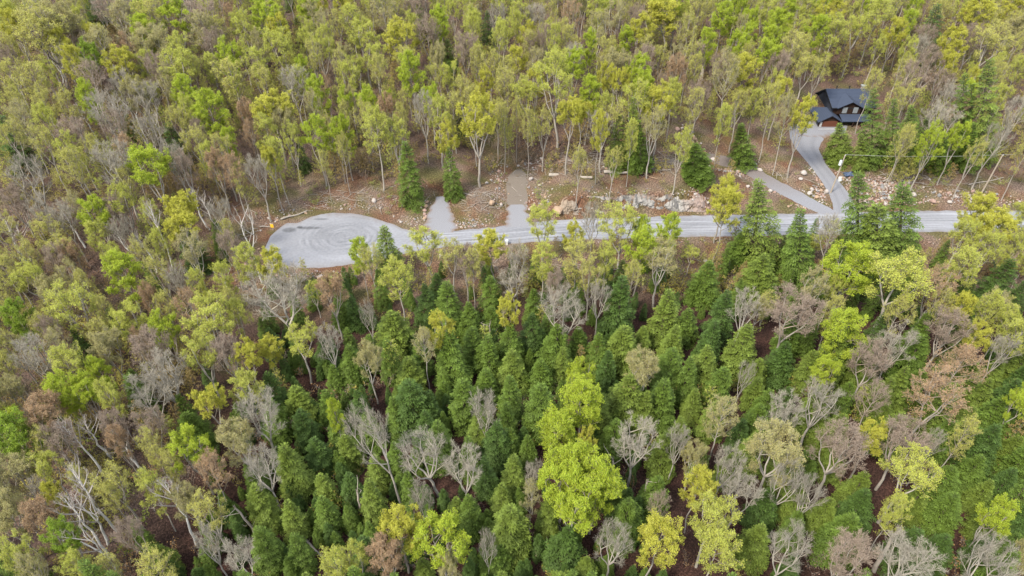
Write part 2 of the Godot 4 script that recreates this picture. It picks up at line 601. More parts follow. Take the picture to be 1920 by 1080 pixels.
func roads() -> void:
	# one picture of the gravel, 6 pixels a metre over x -50..190, d 92..122: packed tracks along the road, rings where lorries turn
	var iw := 1440
	var ih := 180
	var im := Image.create(iw, ih, false, Image.FORMAT_RGB8)
	var nz := FastNoiseLite.new()
	nz.seed = 21; nz.frequency = 1.0; nz.fractal_octaves = 3
	var fine := FastNoiseLite.new()
	fine.seed = 22; fine.frequency = 1.1; fine.fractal_octaves = 2
	for py in ih:
		for px in iw:
			var x := -50.0 + px / 6.0
			var d := 92.0 + py / 6.0
			var off := d - road_mid(x)
			var st := nz.get_noise_2d(x * .03, off * 1.1) * .8 + nz.get_noise_2d(x * .07 + 50, off * 2.2) * .5
			var amt := 0.2 * (1.0 - ss(2.4, 3.6, absf(off)))
			var cx := (x + 32.5) / 1.3
			var cd := d - 108.2
			var r := sqrt(cx * cx + cd * cd) + .5 * nz.get_noise_2d(x * .12 + 7, d * .12)
			var live := clampf(.75 + 1.3 * nz.get_noise_2d(x * .09 + 31, d * .16 + 12), .1, 1.3)
			var ring := nz.get_noise_2d(atan2(cd, cx) * .35, r * 1.15 + 20) + .6 * nz.get_noise_2d(atan2(cd, cx) * .8, r * 2.6 + 60)
			var k := 1.0 - ss(-22, -15, x)
			var v := lerpf(st * amt, ring * .13 * live * (1.0 - ss(5.6, 8.0, r)) - 0.035 * (1.0 - ss(4.5, 6.5, r)), k)
			v += fine.get_noise_2d(x * 1.4, d * 1.4) * .05 + nz.get_noise_2d(x * .05 + 9, d * .1) * .07
			for s in [[-43.8, 110.3, 1.4, .9], [-42.0, 111.3, .6, .5], [-40.0, 111.0, 2.6, .5], [-38.4, 114.0, 1.6, .35]]:
				var e := Vector2((x - s[0]) / s[2], (d - s[1]) / s[3]).length()
				v -= .16 * (1.0 - ss(.6, 1.2, e))
			var b := clampf(.185 + v * .46, .05, .5)
			im.set_pixel(px, py, Color(b * .955, b * .995, b * 1.12).linear_to_srgb())
	var m := mat("gravel road", Color.WHITE, 0.95)
	m.albedo_texture = ImageTexture.create_from_image(im)
	m.uv1_scale = Vector3(1.0 / 240.0, 1.0 / 30.0, 1)
	m.uv1_offset = Vector3(50.0 / 240.0, -92.0 / 30.0, 0)
	# the road and the turning circle in columns across x
	var g := Geo.new()
	var noise := FastNoiseLite.new()
	noise.seed = 8; noise.frequency = .4
	var cols := 14
	var x := main_end
	var rows := 0
	while x < 165.0:
		var i := 0
		while i < main_way.size() - 2 and main_way[i + 1].x > x: i += 1
		var f := clampf((x - main_way[i].x) / (main_way[i + 1].x - main_way[i].x), 0, 1)
		var p: Vector3 = main_way[i].cubic_interpolate(main_way[i + 1], main_way[maxi(i - 1, 0)], main_way[mini(i + 2, main_way.size() - 1)], f)
		var hw: float = p.z
		if x < -40.5: hw = minf(hw, 9.3 * sqrt(maxf(0.0, 1.0 - pow((-40.5 - x) / 6.6, 2))))
		var lo: float = p.y - hw + noise.get_noise_2d(x, 0) * .35
		var hi: float = p.y + hw + noise.get_noise_2d(x, 50) * .35
		for k in cols + 1:
			var d := lerpf(lo, hi, float(k) / cols)
			g.v.append(Vector3(x, 0.07 - (0.16 if k == 0 or k == cols else 0.0), -d))
			g.n.append(Vector3.UP)
			g.uv.append(Vector2(x, d))
			g.c.append(Color.WHITE.lerp(Color(.80, .70, .62), ss(.38, .5, absf(float(k) / cols - .5) + noise.get_noise_2d(x * 1.5, k * 3.0) * .07)))
		rows += 1
		x += 0.35 if x < -38 else 0.8
	for i in rows - 1:
		for k in cols:
			var a := i * (cols + 1) + k
			var b := a + cols + 1
			g.ix.append_array(PackedInt32Array([a, a + 1, b, b, a + 1, b + 1]))
	put("gravel_road", g.mesh(), m).set_meta("kind", "structure")
	var gm := mat("loose gravel", Color(.275, .282, .315), 0.95)
	gm.albedo_texture = grain(31, .06, .62, 1.0)
	gm.uv1_scale = Vector3(.3, .3, .3)
	var white := func(_x, _d, _f): return Color.WHITE
	var fray := func(x3, d3, f): return Color(1, 1, 1).lerp(Color(.8, .58, .42), ss(.30, .5, absf(f - .5) + noise.get_noise_2d(x3 * 2, d3 * 2) * .12))
	put("gravel_spur_path", way_sheet(west_spur, .13, .6, 1, fray), gm).set_meta("kind", "structure")
	put("gravel_spur_path", way_sheet(east_spur, .13, .6, 2, fray), gm).set_meta("kind", "structure")
	var dm := mat("drive gravel", Color(.265, .272, .305), 0.95)
	dm.albedo_texture = gm.albedo_texture
	dm.uv1_scale = Vector3(.2, .2, .2)
	var ruts := func(_x, _d, f): return Color(1, 1, 1) * (1.0 - .14 * exp(-pow((absf(f - .5) - .22) / .07, 2)))
	put("driveway_road", way_sheet(drive_way, .12, .08, 3, ruts), dm).set_meta("kind", "structure")
	put("parking_pavement", way_sheet(pad_way, .125, .2, 4, fray), dm).set_meta("kind", "structure")
	var earth := func(x2, d2, f): return Color(1, 1, 1).lerp(Color(.75, .62, .52), clampf((d2 - 121.0) / 10.0, 0, 1))
	put("dirt_track_road", way_sheet(track_way, .11, .2, 5, earth), dm).set_meta("kind", "structure")
	# bare dug earth behind the east spur
	var em := mat("dug earth", Color(.21, .18, .155), 0.95)
	em.albedo_texture = gm.albedo_texture
	em.uv1_scale = Vector3(.25, .25, .25)
	put("dug_earth_path", way_sheet([Vector3(.9, 118.2, 2.0), Vector3(1.1, 122.5, 2.3), Vector3(1.2, 127, 1.9), Vector3(1.6, 130.5, .8)], .10, .3, 6, white), em).set_meta("kind", "structure")

func rocks() -> void:
	var pale := mat("pale stone", Color(.33, .30, .285), .9)
	var tan := mat("tan stone", Color(.29, .21, .15), .9)
	var grey := mat("grey stone", Color(.18, .18, .187), .9)
	var pink := mat("pink stone", Color(.27, .19, .165), .9)
	var shapes := []
	for k in 6: shapes.append(rock_mesh(70 + k, .75))
	# the blasted face beside the road
	var n := FastNoiseLite.new()
	n.seed = 41; n.frequency = .35; n.noise_type = FastNoiseLite.TYPE_CELLULAR; n.cellular_return_type = FastNoiseLite.RETURN_CELL_VALUE
	var n2 := FastNoiseLite.new()
	n2.seed = 42; n2.frequency = .25
	var g := Geo.new()
	var nx := 190
	var ny := 16
	var pt := []
	rng.seed = 44
	for i in nx + 1:
		for j in ny + 1:
			var x := lerpf(7.0, 40.5, (i + (rng.randf_range(-.42, .42) if i > 0 and i < nx else 0.0)) / nx)
			var f := clampf((j + (rng.randf_range(-.42, .42) if j > 0 and j < ny else 0.0)) / ny, 0, 1)
			var edge := road_mid(x) + 3.85
			var fade := ss(7, 11, x) * (1 - ss(38, 40.5, x))
			var bulge: float = (n.get_noise_2d(x * .8 + f * 2.0, f * 5.0) * .7 + n2.get_noise_2d(x * 2.2, f * 9.0) * .5) * fade
			var d := edge + .75 + f * 1.7 - bulge * sin(minf(f * 1.15, 1.0) * PI * .85)
			pt.append(Vector3(x, -.25 + (3.6 + .7 * n2.get_noise_2d(x * 1.5, 3)) * fade * f + n2.get_noise_2d(x * 3, f * 20) * .15 * fade, -d))
	for i in nx:
		for j in ny:
			var a: Vector3 = pt[i * (ny + 1) + j]
			var b: Vector3 = pt[(i + 1) * (ny + 1) + j]
			var c: Vector3 = pt[(i + 1) * (ny + 1) + j + 1]
			var d: Vector3 = pt[i * (ny + 1) + j + 1]
			for tri in [[a, d, c], [a, c, b]]:
				var p: Vector3 = (tri[0] + tri[1] + tri[2]) / 3.0
				var tt := n.get_noise_2d(p.x * .9 + p.y * .5 + 40, p.y * 1.3) * .5 + n2.get_noise_2d(p.x * 5, p.y * 5) * .5
				var cl := Color(.36, .355, .35).lerp(Color(.60, .585, .56), clampf(.45 + tt * .8, 0, 1))
				if n2.get_noise_2d(p.x * 3.2 + p.y, p.y * .8) > .2: cl = cl.lerp(Color(.17, .17, .175), .75)
				if p.x < 16: cl = cl.lerp(Color(.46, .35, .25), .75 * clampf((16 - p.x) / 5, 0, 1))
				if p.x > 34: cl = cl.lerp(Color(.52, .38, .33), .7 * clampf((p.x - 34) / 3, 0, 1))
				cl = cl.lerp(Color(.38, .25, .17), .75 * ss(.75, 1.1, float(j) / ny + n2.get_noise_2d(p.x * 2, 7) * .45))
				g.quad(tri[0], tri[1], tri[2], tri[2], cl * rng.randf_range(.88, 1.05))
				g.ix.resize(g.ix.size() - 3)
				var k := g.v.size() - 4
				var nn: Vector3 = (tri[2] - tri[0]).cross(tri[1] - tri[0]).normalized()
				for e in 4: g.n[k + e] = nn
	var face := put("rock_face", g.mesh(), mat("quarried rock", Color(.48, .475, .47), .85))
	tag(face, "blasted grey rock face with dark seams standing along the gravel road", "rock face")
	# single boulders one can point at: x, d, size, height share, tone
	var pal := {"t": tan, "p": pale, "g": grey, "k": pink}
	for row in BOULDERS.split("\n", false):
		var a := row.split("|")
		var f := a[0].split_floats(" ", false)
		var o := put("boulder", shapes[names.get("boulder", 0) % 6], pal[a[1].strip_edges()])
		rng.seed = 900 + names["boulder"]
		var s: float = f[2]
		o.position = at(f[0], f[1], s * .22 * f[3])
		o.rotation.y = rng.randf() * TAU
		o.scale = Vector3(s * rng.randf_range(.95, 1.2), s * f[3], s * rng.randf_range(.8, 1.05))
		tag(o, a[2].strip_edges(), "boulder", "boulders along the gravel")
	# loose rubble on the banks
	rng.seed = 5
	var spots := {"p": [], "t": [], "g": [], "k": []}
	var heaps := [[92, 121.5, 7, 1.2, 170, .42], [79, 123.5, 5.5, 3.2, 420, .5], [75, 120.5, 4, 2.5, 220, .5], [-9, 112.5, 5, 1.8, 260, .33], [5.5, 119.5, 3.2, 5.0, 240, .4], [-2.6, 121, 1.2, 6, 90, .36], [6, 131, 5, 3, 110, .4], [-3, 128, 2, 4, 70, .4], [61, 118.8, 2.5, 1.2, 150, .42], [64.5, 121.5, 1.4, 3, 120, .4],
		[-44, 98, 3, 4, 200, .42], [-48, 106, 1.6, 8, 240, .42], [-46, 115, 3, 3.5, 120, .36], [-30, 118.5, 12, 1.3, 260, .28], [-36, 96.8, 8, 1.2, 200, .36], [48, 130.5, 4.5, 1.2, 160, .5], [40.5, 139, 3, 4, 140, .6], [58, 123.5, 6, 1.0, 140, .4], [65.5, 129, .8, 6, 110, .38], [71.2, 127, 1.2, 5, 120, .42], [38, 118, 4, 2, 130, .42], [24, 118, 14, 1.6, 220, .3], [98, 119.8, 18, 1.4, 260, .4], [-21, 113.5, 3, 2, 130, .32], [-17.6, 116, 1, 5, 60, .34], [20, 107, 45, 1.0, 420, .26], [70, 107.6, 30, 1.0, 200, .26], [-10, 103.6, 10, 1.0, 140, .3], [135, 120, 20, 2, 200, .4]]
	for h in heaps:
		for k in h[4]:
			var x: float = h[0] + rng.randfn() * h[2] * .55
			var d: float = h[1] + rng.randfn() * h[3] * .55
			if way_sd(x, d, main_way) < .1 or side_sd(x, d) < .05: continue
			var s: float = h[5] * .58 * exp(rng.randfn() * .5)
			var key: String = ["p", "t", "g", "k", "p", "k"][rng.randi() % 6]
			spots[key].append(Transform3D(Basis.from_euler(Vector3(rng.randf() * .6, rng.randf() * TAU, rng.randf() * .6)).scaled(Vector3(s, s, s)), at(x, d, s * .12)))
	var ks := 0
	for key in spots:
		ks += 1
		scatter("rubble", shapes[ks], pal[key], spots[key])

func scatter(called: String, m: Mesh, material: Material, where: Array) -> MultiMeshInstance3D:
	var mm := MultiMesh.new()
	mm.transform_format = MultiMesh.TRANSFORM_3D
	mm.mesh = m
	mm.instance_count = where.size()
	for k in where.size(): mm.set_instance_transform(k, where[k])
	var o := MultiMeshInstance3D.new()
	o.name = numbered(called)
	o.multimesh = mm
	o.material_override = material
	add_child(o)
	o.set_meta("kind", "stuff")
	return o

func gable(g: Geo, pts: Array, thick: float, col := Color.WHITE) -> void:   # a slab: four corners and a thickness downwards
	var dn := Vector3.DOWN * thick
	var p := pts
	g.quad(p[0], p[1], p[2], p[3], col)
	g.quad(p[3] + dn, p[2] + dn, p[1] + dn, p[0] + dn, col)
	for k in 4:
		var a: Vector3 = p[k]
		var b: Vector3 = p[(k + 1) % 4]
		g.quad(a, a + dn, b + dn, b, col)

func wall(g: Geo, outline: Array, push: Vector3) -> void:      # a flat outline given a thickness
	var mid := Vector3.ZERO
	for p in outline: mid += p / outline.size()
	for k in outline.size():
		var a: Vector3 = outline[k]
		var b: Vector3 = outline[(k + 1) % outline.size()]
		g.quad(mid, a, b, mid)
		g.quad(mid + push, b + push, a + push, mid + push)
		g.quad(a, a + push, b + push, b)

func house() -> void:
	var gy := 2.95
	var h := thing("house", "dark navy two storey house with timber gables at the top of the drive", "house")
	h.position = Vector3(75.3, gy, -150.6)
	var navy := mat("navy siding", Color(.030, .036, .052), .7)
	var roofm := mat("slate blue shingle", Color(.044, .058, .094), .75)
	roofm.albedo_texture = grain(51, .2, .7, 1.0, 256)
	var cedar := mat("cedar", Color(.06, .034, .025), .75)
	cedar.albedo_texture = grain(52, .15, .5, 1.0, 256)
	var dark := mat("dark trim", Color(.02, .022, .027), .6)
	var whitem := mat("pale pane", Color(.20, .22, .24), .3)
	var stone := mat("house stone", Color(.30, .27, .25), .9)
	var concrete := mat("concrete", Color(.34, .34, .35), .9)
	# main block: 9.4 m along x, saltbox gable; local z grows towards the camera
	var fw := 3.65      # front eave
	var ap := 5.45
	var rw := 2.0
	var zf := 0.0
	var za := -5.6
	var zr := -10.4
	var W := 9.4
	var g := Geo.new()
	wall(g, [Vector3(0, -1, zf), Vector3(0, fw - .1, zf), Vector3(0, ap - .15, za), Vector3(0, rw - .1, zr), Vector3(0, -1, zr)], Vector3(.2, 0, 0))
	put("side_wall", g.mesh(), navy, h)
	g = Geo.new()
	wall(g, [Vector3(W, -1, zf), Vector3(W, fw - .1, zf), Vector3(W, ap - .15, za), Vector3(W, rw - .1, zr), Vector3(W, -1, zr)], Vector3(-.2, 0, 0))
	put("side_wall", g.mesh(), navy, h)
	g = Geo.new()
	g.box(Vector3(.2, -1, zf - .2), Vector3(W - .2, fw - .2, zf - .003))
	put("front_wall", g.mesh(), cedar, h)
	g = Geo.new()
	g.box(Vector3(.2, -1, zr + .003), Vector3(W - .2, rw - .2, zr + .2))
	put("back_wall", g.mesh(), navy, h)
	for k in 9:
		g = Geo.new()
		g.box(Vector3(-.03, -1, zr + .9 + k * 1.08), Vector3(0.0, 1.6, zr + .96 + k * 1.08))
		put("batten", g.mesh(), navy, h)
	var roof := Geo.new()
	gable(roof, [Vector3(-.45, ap, za), Vector3(W + .5, ap, za), Vector3(W + .5, fw - .12, zf + .5), Vector3(-.45, fw - .12, zf + .5)], .16)
	gable(roof, [Vector3(-.45, rw - .3, zr - .5), Vector3(W + .5, rw - .3, zr - .5), Vector3(W + .5, ap, za - .004), Vector3(-.45, ap, za - .004)], .16)
	var rf := put("roof", roof.mesh(), roofm, h)
	# rows of shingles proud of the front slope
	for k in 14:
		var f := (k + .5) / 14.0
		var p0 := Vector3(0, ap, za).lerp(Vector3(0, fw - .12, zf + .5), f)
		g = Geo.new()
		g.box(Vector3(-.44, p0.y + .004, p0.z - .02), Vector3(W + .49, p0.y + .035, p0.z + .05))
		put("shingle", g.mesh(), roofm, rf)
	g = Geo.new()
	for s in [[Vector3(-.5, ap + .01, za), Vector3(-.5, fw - .11, zf + .52)], [Vector3(-.5, rw - .29, zr - .52), Vector3(-.5, ap + .01, za)]]:
		var a: Vector3 = s[0]
		var b: Vector3 = s[1]
		g.quad(a, b, b + Vector3(0, -.3, 0), a + Vector3(0, -.3, 0)); g.quad(a + Vector3(.06, 0, 0), a + Vector3(.06, -.3, 0), b + Vector3(.06, -.3, 0), b + Vector3(.06, 0, 0))
		g.quad(a, a + Vector3(.06, 0, 0), b + Vector3(.06, 0, 0), b)
	put("barge_board", g.mesh(), dark, rf)
	g = Geo.new()
	g.box(Vector3(-.45, fw - .33, zf + .5), Vector3(W + .5, fw - .14, zf + .62))
	put("gutter", g.mesh(), dark, rf)
	for x in [2.4, 5.4]:
		g = Geo.new()
		g.tube(Vector3(x, ap - .3, za - .5), Vector3(x, ap + .45, za - .5), .12, .12, 8, Color.WHITE)
		g.tube(Vector3(x, ap + .45, za - .5), Vector3(x, ap + .55, za - .5), .2, .05, 8, Color.WHITE)
		put("roof_vent", g.mesh(), dark, rf)
	g = Geo.new()
	g.box(Vector3(8.3, ap - 1.6, za - .9), Vector3(9.2, ap + .45, za - .1))
	var ch := put("chimney", g.mesh(), stone, h)
	g = Geo.new()
	g.box(Vector3(8.15, ap + .46, za - 1.05), Vector3(9.35, ap + .62, za + .05))
	put("chimney_cap", g.mesh(), whitem, ch)
	# cross gable with cedar shakes
	var gx0 := .75
	var gx1 := 6.75
	var gm := 3.75
	var gz := .55
	g = Geo.new()
	wall(g, [Vector3(gx0 + .35, 1.9, gz), Vector3(gx1 - .35, 1.9, gz), Vector3(gx1 - .35, 3.75, gz), Vector3(gm, 5.0, gz), Vector3(gx0 + .35, 3.75, gz)], Vector3(0, 0, -.5))
	var cg := put("gable_wall", g.mesh(), cedar, h)
	for k in 9:
		g = Geo.new()
		var yy := 2.05 + k * .31
		var half := 2.6 if yy < 3.6 else 2.6 * (5.0 - yy) / 1.4
		g.box(Vector3(gm - half, yy, gz + .002), Vector3(gm + half, yy + .06, gz + .04))
		put("shake", g.mesh(), cedar, cg)
	g = Geo.new()
	gable(g, [Vector3(gx0 - .1, 3.62, gz + .5), Vector3(gx0 - .1, 3.62, -1.6), Vector3(gm, 5.2, -4.2), Vector3(gm, 5.2, gz + .5)], .14)
	gable(g, [Vector3(gm, 5.2, gz + .5), Vector3(gm, 5.2, -4.2), Vector3(gx1 + .1, 3.62, -1.6), Vector3(gx1 + .1, 3.62, gz + .5)], .14)
	put("gable_roof", g.mesh(), roofm, h)
	for x in [2.1, 4.6]:
		g = Geo.new()
		g.box(Vector3(x - .08, 2.15, gz + .01), Vector3(x + 1.18, 3.75, gz + .07))
		var wi := put("window", g.mesh(), dark, h)
		g = Geo.new()
		g.box(Vector3(x, 2.22, gz + .06), Vector3(x + 1.1, 3.68, gz + .09))
		put("pane", g.mesh(), whitem, wi)
	# porch along the front
	g = Geo.new()
	gable(g, [Vector3(1.7, 1.95, gz + .01), Vector3(8.6, 1.95, gz + .01), Vector3(8.6, 1.35, 3.1), Vector3(1.7, 1.35, 3.1)], .14)
	put("porch_roof", g.mesh(), roofm, h)
	for x in [4.4, 6.3, 8.4]:
		g = Geo.new()
		g.box(Vector3(x - .1, -1, 2.8), Vector3(x + .1, 1.25, 3.0))
		put("porch_post", g.mesh(), cedar, h)
	for x in [4.9, 6.9]:
		g = Geo.new()
		g.box(Vector3(x, -.6, .001), Vector3(x + 1.0, 1.2, .05))
		var wi2 := put("window", g.mesh(), dark, h)
		g = Geo.new()
		g.box(Vector3(x + .08, -.5, .04), Vector3(x + .92, 1.1, .07))
		put("pane", g.mesh(), whitem, wi2)
	g = Geo.new()
	g.box(Vector3(3.6, -1, .1), Vector3(8.7, -.28, 3.3))
	put("porch_floor", g.mesh(), concrete, h)
	# garage wing in front of the left gable: gable to the camera, ridge going back
	var ax := -3.6
	var bx := 1.3
	var az := 2.9
	var mx := (ax + bx) / 2
	g = Geo.new()
	wall(g, [Vector3(ax, -1, az), Vector3(bx, -1, az), Vector3(bx, 1.5, az), Vector3(mx, 2.75, az), Vector3(ax, 1.5, az)], Vector3(0, 0, -.2))
	put("garage_wall", g.mesh(), cedar, h)
	g = Geo.new()
	g.box(Vector3(ax, -1, -3.2), Vector3(ax + .2, 1.5, az - .2))
	put("garage_wall", g.mesh(), navy, h)
	g = Geo.new()
	g.box(Vector3(ax, -1, -3.4), Vector3(-.05, 1.5, -3.2))
	put("garage_wall", g.mesh(), navy, h)
	g = Geo.new()
	gable(g, [Vector3(ax - .4, 1.3, az + .5), Vector3(ax - .4, 1.3, -4.4), Vector3(mx, 2.95, -.9), Vector3(mx, 2.95, az + .5)], .15)
	gable(g, [Vector3(ax - .4, 1.298, -4.4), Vector3(bx + .4, 1.298, -4.4), Vector3(mx + .01, 2.948, -.9), Vector3(mx - .01, 2.948, -.9)], .1)
	gable(g, [Vector3(mx, 2.95, az + .5), Vector3(mx, 2.95, -.9), Vector3(bx + .4, 1.3, -4.4), Vector3(bx + .4, 1.3, az + .5)], .15)
	var gr := put("garage_roof", g.mesh(), roofm, h)
	for k in 8:
		var f := (k + .5) / 8.0
		g = Geo.new()
		var yy := lerpf(1.3, 2.95, f)
		var xx := lerpf(ax - .4, mx, f)
		g.box(Vector3(xx - .05, yy - .02, lerpf(-4.39, -.91, f)), Vector3(xx + .04, yy + .045, az + .49))
		put("shingle", g.mesh(), roofm, gr)
	g = Geo.new()
	g.box(Vector3(ax + .9, -.35, az + .003), Vector3(bx - .6, 1.35, az + .06))
	var gd := put("garage_door", g.mesh(), mat("cedar door", Color(.11, .042, .026), .6), h)
	for k in 4:
		g = Geo.new()
		g.box(Vector3(ax + .95, -.3 + k * .41, az + .06), Vector3(bx - .65, .06 + k * .41, az + .085))
		put("door_panel", g.mesh(), mat("cedar door", Color.WHITE), gd)
	g = Geo.new()
	g.box(Vector3(ax + .25, -.9, az + .005), Vector3(ax + .75, 1.2, az + .12))
	put("corner_post", g.mesh(), concrete, h)
	g = Geo.new()
	g.box(Vector3(ax - .2, -.9, az + .1), Vector3(bx + .4, -.15, az + 1.1))
	put("doorstep", g.mesh(), concrete, h)
	# brown deck on posts behind the left gable
	g = Geo.new()
	g.box(Vector3(-6.2, .95, -9.2), Vector3(-.5, 1.1, -5.0))
	var dk := put("deck", g.mesh(), mat("deck brown", Color(.075, .05, .04), .8), h)
	for k in 12:
		g = Geo.new()
		g.box(Vector3(-6.2, 1.105, -9.2 + k * .35), Vector3(-.5, 1.135, -8.9 + k * .35))
		put("plank", g.mesh(), mat("deck brown", Color.WHITE), dk)
	for p in [[-6, -5.2], [-3.2, -5.2], [-6, -9]]:
		g = Geo.new()
		g.box(Vector3(p[0] - .08, -1, p[1] - .08), Vector3(p[0] + .08, .95, p[1] + .08))
		put("deck_post", g.mesh(), dark, h)

func lines() -> void:
	var wood := mat("pole wood", Color(0.285, 0.248, 0.205), .88)
	var metal := mat("grey paint", Color(.50, .55, .57), .5)
	var wire := mat("wire", Color(.33, .33, .34), .5)
	var tops := []
	for r in [[66.9, 123.2, 9.4, .5, "wooden utility pole with a grey box beside the gravel drive"], [97.5, 121.8, 9.4, .35, "bare wooden utility pole leaning over the roadside brush"]]:
		var p := thing("utility_pole", r[4], "utility pole", "poles along the road")
		p.position = at(r[0], r[1], -.3)
		p.rotation.z = -.03
		var g := Geo.new()
		g.tube(Vector3.ZERO, Vector3(0, r[2], 0), .17, .12, 9, Color.WHITE)
		g.tube(Vector3(0, r[2], 0), Vector3(0, r[2] + .03, 0), .12, .0, 9, Color.WHITE)
		put("pole", g.mesh(), wood, p)
		g = Geo.new()
		g.tube(Vector3(0, r[2] - .1, .13), Vector3(0, r[2] + .15, .13), .06, .04, 6, Color.WHITE)
		put("insulator", g.mesh(), metal, p)
		if r[3] == .5:
			g = Geo.new()
			g.tube(Vector3(-.42, r[2] - 2.3, .1), Vector3(-.42, r[2] - 1.2, .1), .27, .27, 10, Color.WHITE)
			g.tube(Vector3(-.42, r[2] - 1.2, .1), Vector3(-.42, r[2] - 1.1, .1), .27, .02, 10, Color.WHITE)
			put("transformer", g.mesh(), metal, p)
			g = Geo.new()
			g.box(Vector3(-.25, r[2] - 1.8, .05), Vector3(0, r[2] - 1.7, .15))
			put("bracket", g.mesh(), metal, p)
		tops.append(p.position + Vector3(.03 * r[2], r[2] + .1, .13))
	tops.append(Vector3(150, 11.5, -121.0))
	for s in 2:
		var g := Geo.new()
		var pts := []
		for k in 25:
			var f := k / 24.0
			var p: Vector3 = tops[s].lerp(tops[s + 1], f)
			p.y -= sin(f * PI) * .45
			pts.append(p)
		g.path(pts, .022, .022, 5, Color.WHITE)
		tag(put("power_line", g.mesh(), wire), ["thin overhead wire strung between the two utility poles", "thin overhead wire running on from the leaning roadside pole"][s], "wire")
	# little markers
	var y := mat("yellow paint", Color(.75, .42, .03), .6)
	var m := thing("marker_post", "small yellow marker on a stake at the edge of the turning circle", "marker")
	m.position = at(MARKS[0].x, MARKS[0].y)
	var g := Geo.new()
	g.box(Vector3(-.04, -.2, -.04), Vector3(.04, 1.5, .04))
	put("stake", g.mesh(), wood, m)
	g = Geo.new()
	g.box(Vector3(-.3, .7, .041), Vector3(.3, 1.5, .07))
	put("plate", g.mesh(), y, m)
	m = thing("service_box", "small white service box on the lower shoulder of the road", "service box")
	m.position = at(MARKS[1].x, MARKS[1].y)
	g = Geo.new()
	g.box(Vector3(-.22, -.1, -.2), Vector3(.22, .85, .2))
	put("cabinet", g.mesh(), mat("white paint", Color(.5, .51, .51), .5), m)
	g = Geo.new()
	g.box(Vector3(-.26, .85, -.24), Vector3(.26, .95, .24))
	put("lid", g.mesh(), metal, m)
	m = thing("marker_post", "brown wooden stake beside the white service box", "marker")
	m.position = at(MARKS[1].x - .6, MARKS[1].y + .1)
	g = Geo.new()
	g.tube(Vector3(0, -.2, 0), Vector3(0.05, 2.6, 0), .07, .06, 6, Color.WHITE)
	put("stake", g.mesh(), mat("brown stake", Color(.2, .14, .1)), m)
	# tarpaulin and panel on the rubble by the drive
	g = Geo.new()
	var n := FastNoiseLite.new()
	n.seed = 4; n.frequency = .5
	var tp := func(i: int, j: int) -> Vector3: return Vector3(-1.3 + i * .26, .25 + .7 * exp(-pow((i - 5) / 3.2, 2) - pow((j - 3) / 2.2, 2)) + n.get_noise_2d(i * 1.3, j * 1.3) * .25, -.8 + j * .26)
	for i in 10:
		for j in 6:
			g.quad(tp.call(i, j), tp.call(i + 1, j), tp.call(i + 1, j + 1), tp.call(i, j + 1), Color(.55, .65, .8) if (i * 3 + j) % 7 == 0 else Color.WHITE)
	var o := put("tarpaulin", g.mesh(), mat("blue tarp", Color(.045, .065, .11), .5))
	o.position = at(MARKS[2].x, MARKS[2].y)
	tag(o, "crumpled dark blue tarpaulin on the rubble heap by the drive", "tarpaulin")
	g = Geo.new()
	g.box(Vector3(-.35, 0, -.06), Vector3(.35, 1.0, .06))
	o = put("panel", g.mesh(), mat("white paint", Color(.7, .7, .7)))
	o.position = at(MARKS[3].x, MARKS[3].y)
	o.rotation = Vector3(-.3, .2, .1)
	tag(o, "white board leaning on the rubble at the side of the drive", "board")
	# fallen logs
	var greyw := mat("weathered log", Color(0.248, 0.223, 0.198), .88)
	var brown := mat("brown log", Color(.24, .17, .12), .9)
	for row in LOGS.split("\n", false):
		var a := row.split("|")
		var f := a[0].split_floats(" ", false)
		var p := Vector2(f[0], f[1])
		var q := Vector2(f[2], f[3])
		var g2 := Geo.new()
		var base := at(p.x, p.y, f[4] * .7)
		var pts := []
		for k in 7:
			var r := p.lerp(q, k / 6.0)
			var bow: Vector3 = at(r.x, r.y, f[4] * .7) - base
			pts.append(Vector3(bow.x, lerpf(0, at(q.x, q.y, f[4] * .7).y - base.y, k / 6.0) + .12 * sin(k * 1.3) + .1, bow.z))
		g2.path(pts, f[4], f[4] * .6, 8, Color.WHITE)
		for e in [[0, 1], [6, 5]]:
			g2.tube(pts[e[0]], pts[e[0]] + (pts[e[0]] - pts[e[1]]).normalized() * .01, f[4] if e[0] == 0 else f[4] * .6, 0, 8, Color(1.1, 1, .9))
		var lg := thing("fallen_log", a[2].strip_edges(), "log", "logs lying about the clearing")
		lg.position = base
		put("trunk", g2.mesh(), greyw if a[1].strip_edges() == "g" else brown, lg)
		rng.seed = int(f[0] * 10)
		for k in 2:
			g2 = Geo.new()
			var r: Vector3 = pts[2 + k * 2]
			var e := r + Vector3(rng.randf_range(-.6, .6), rng.randf_range(.5, 1.1), rng.randf_range(-.6, .6))
			g2.tube(r, e, f[4] * .35, .02, 5, Color.WHITE)
			put("branch_stub", g2.mesh(), greyw if a[1].strip_edges() == "g" else brown, lg)

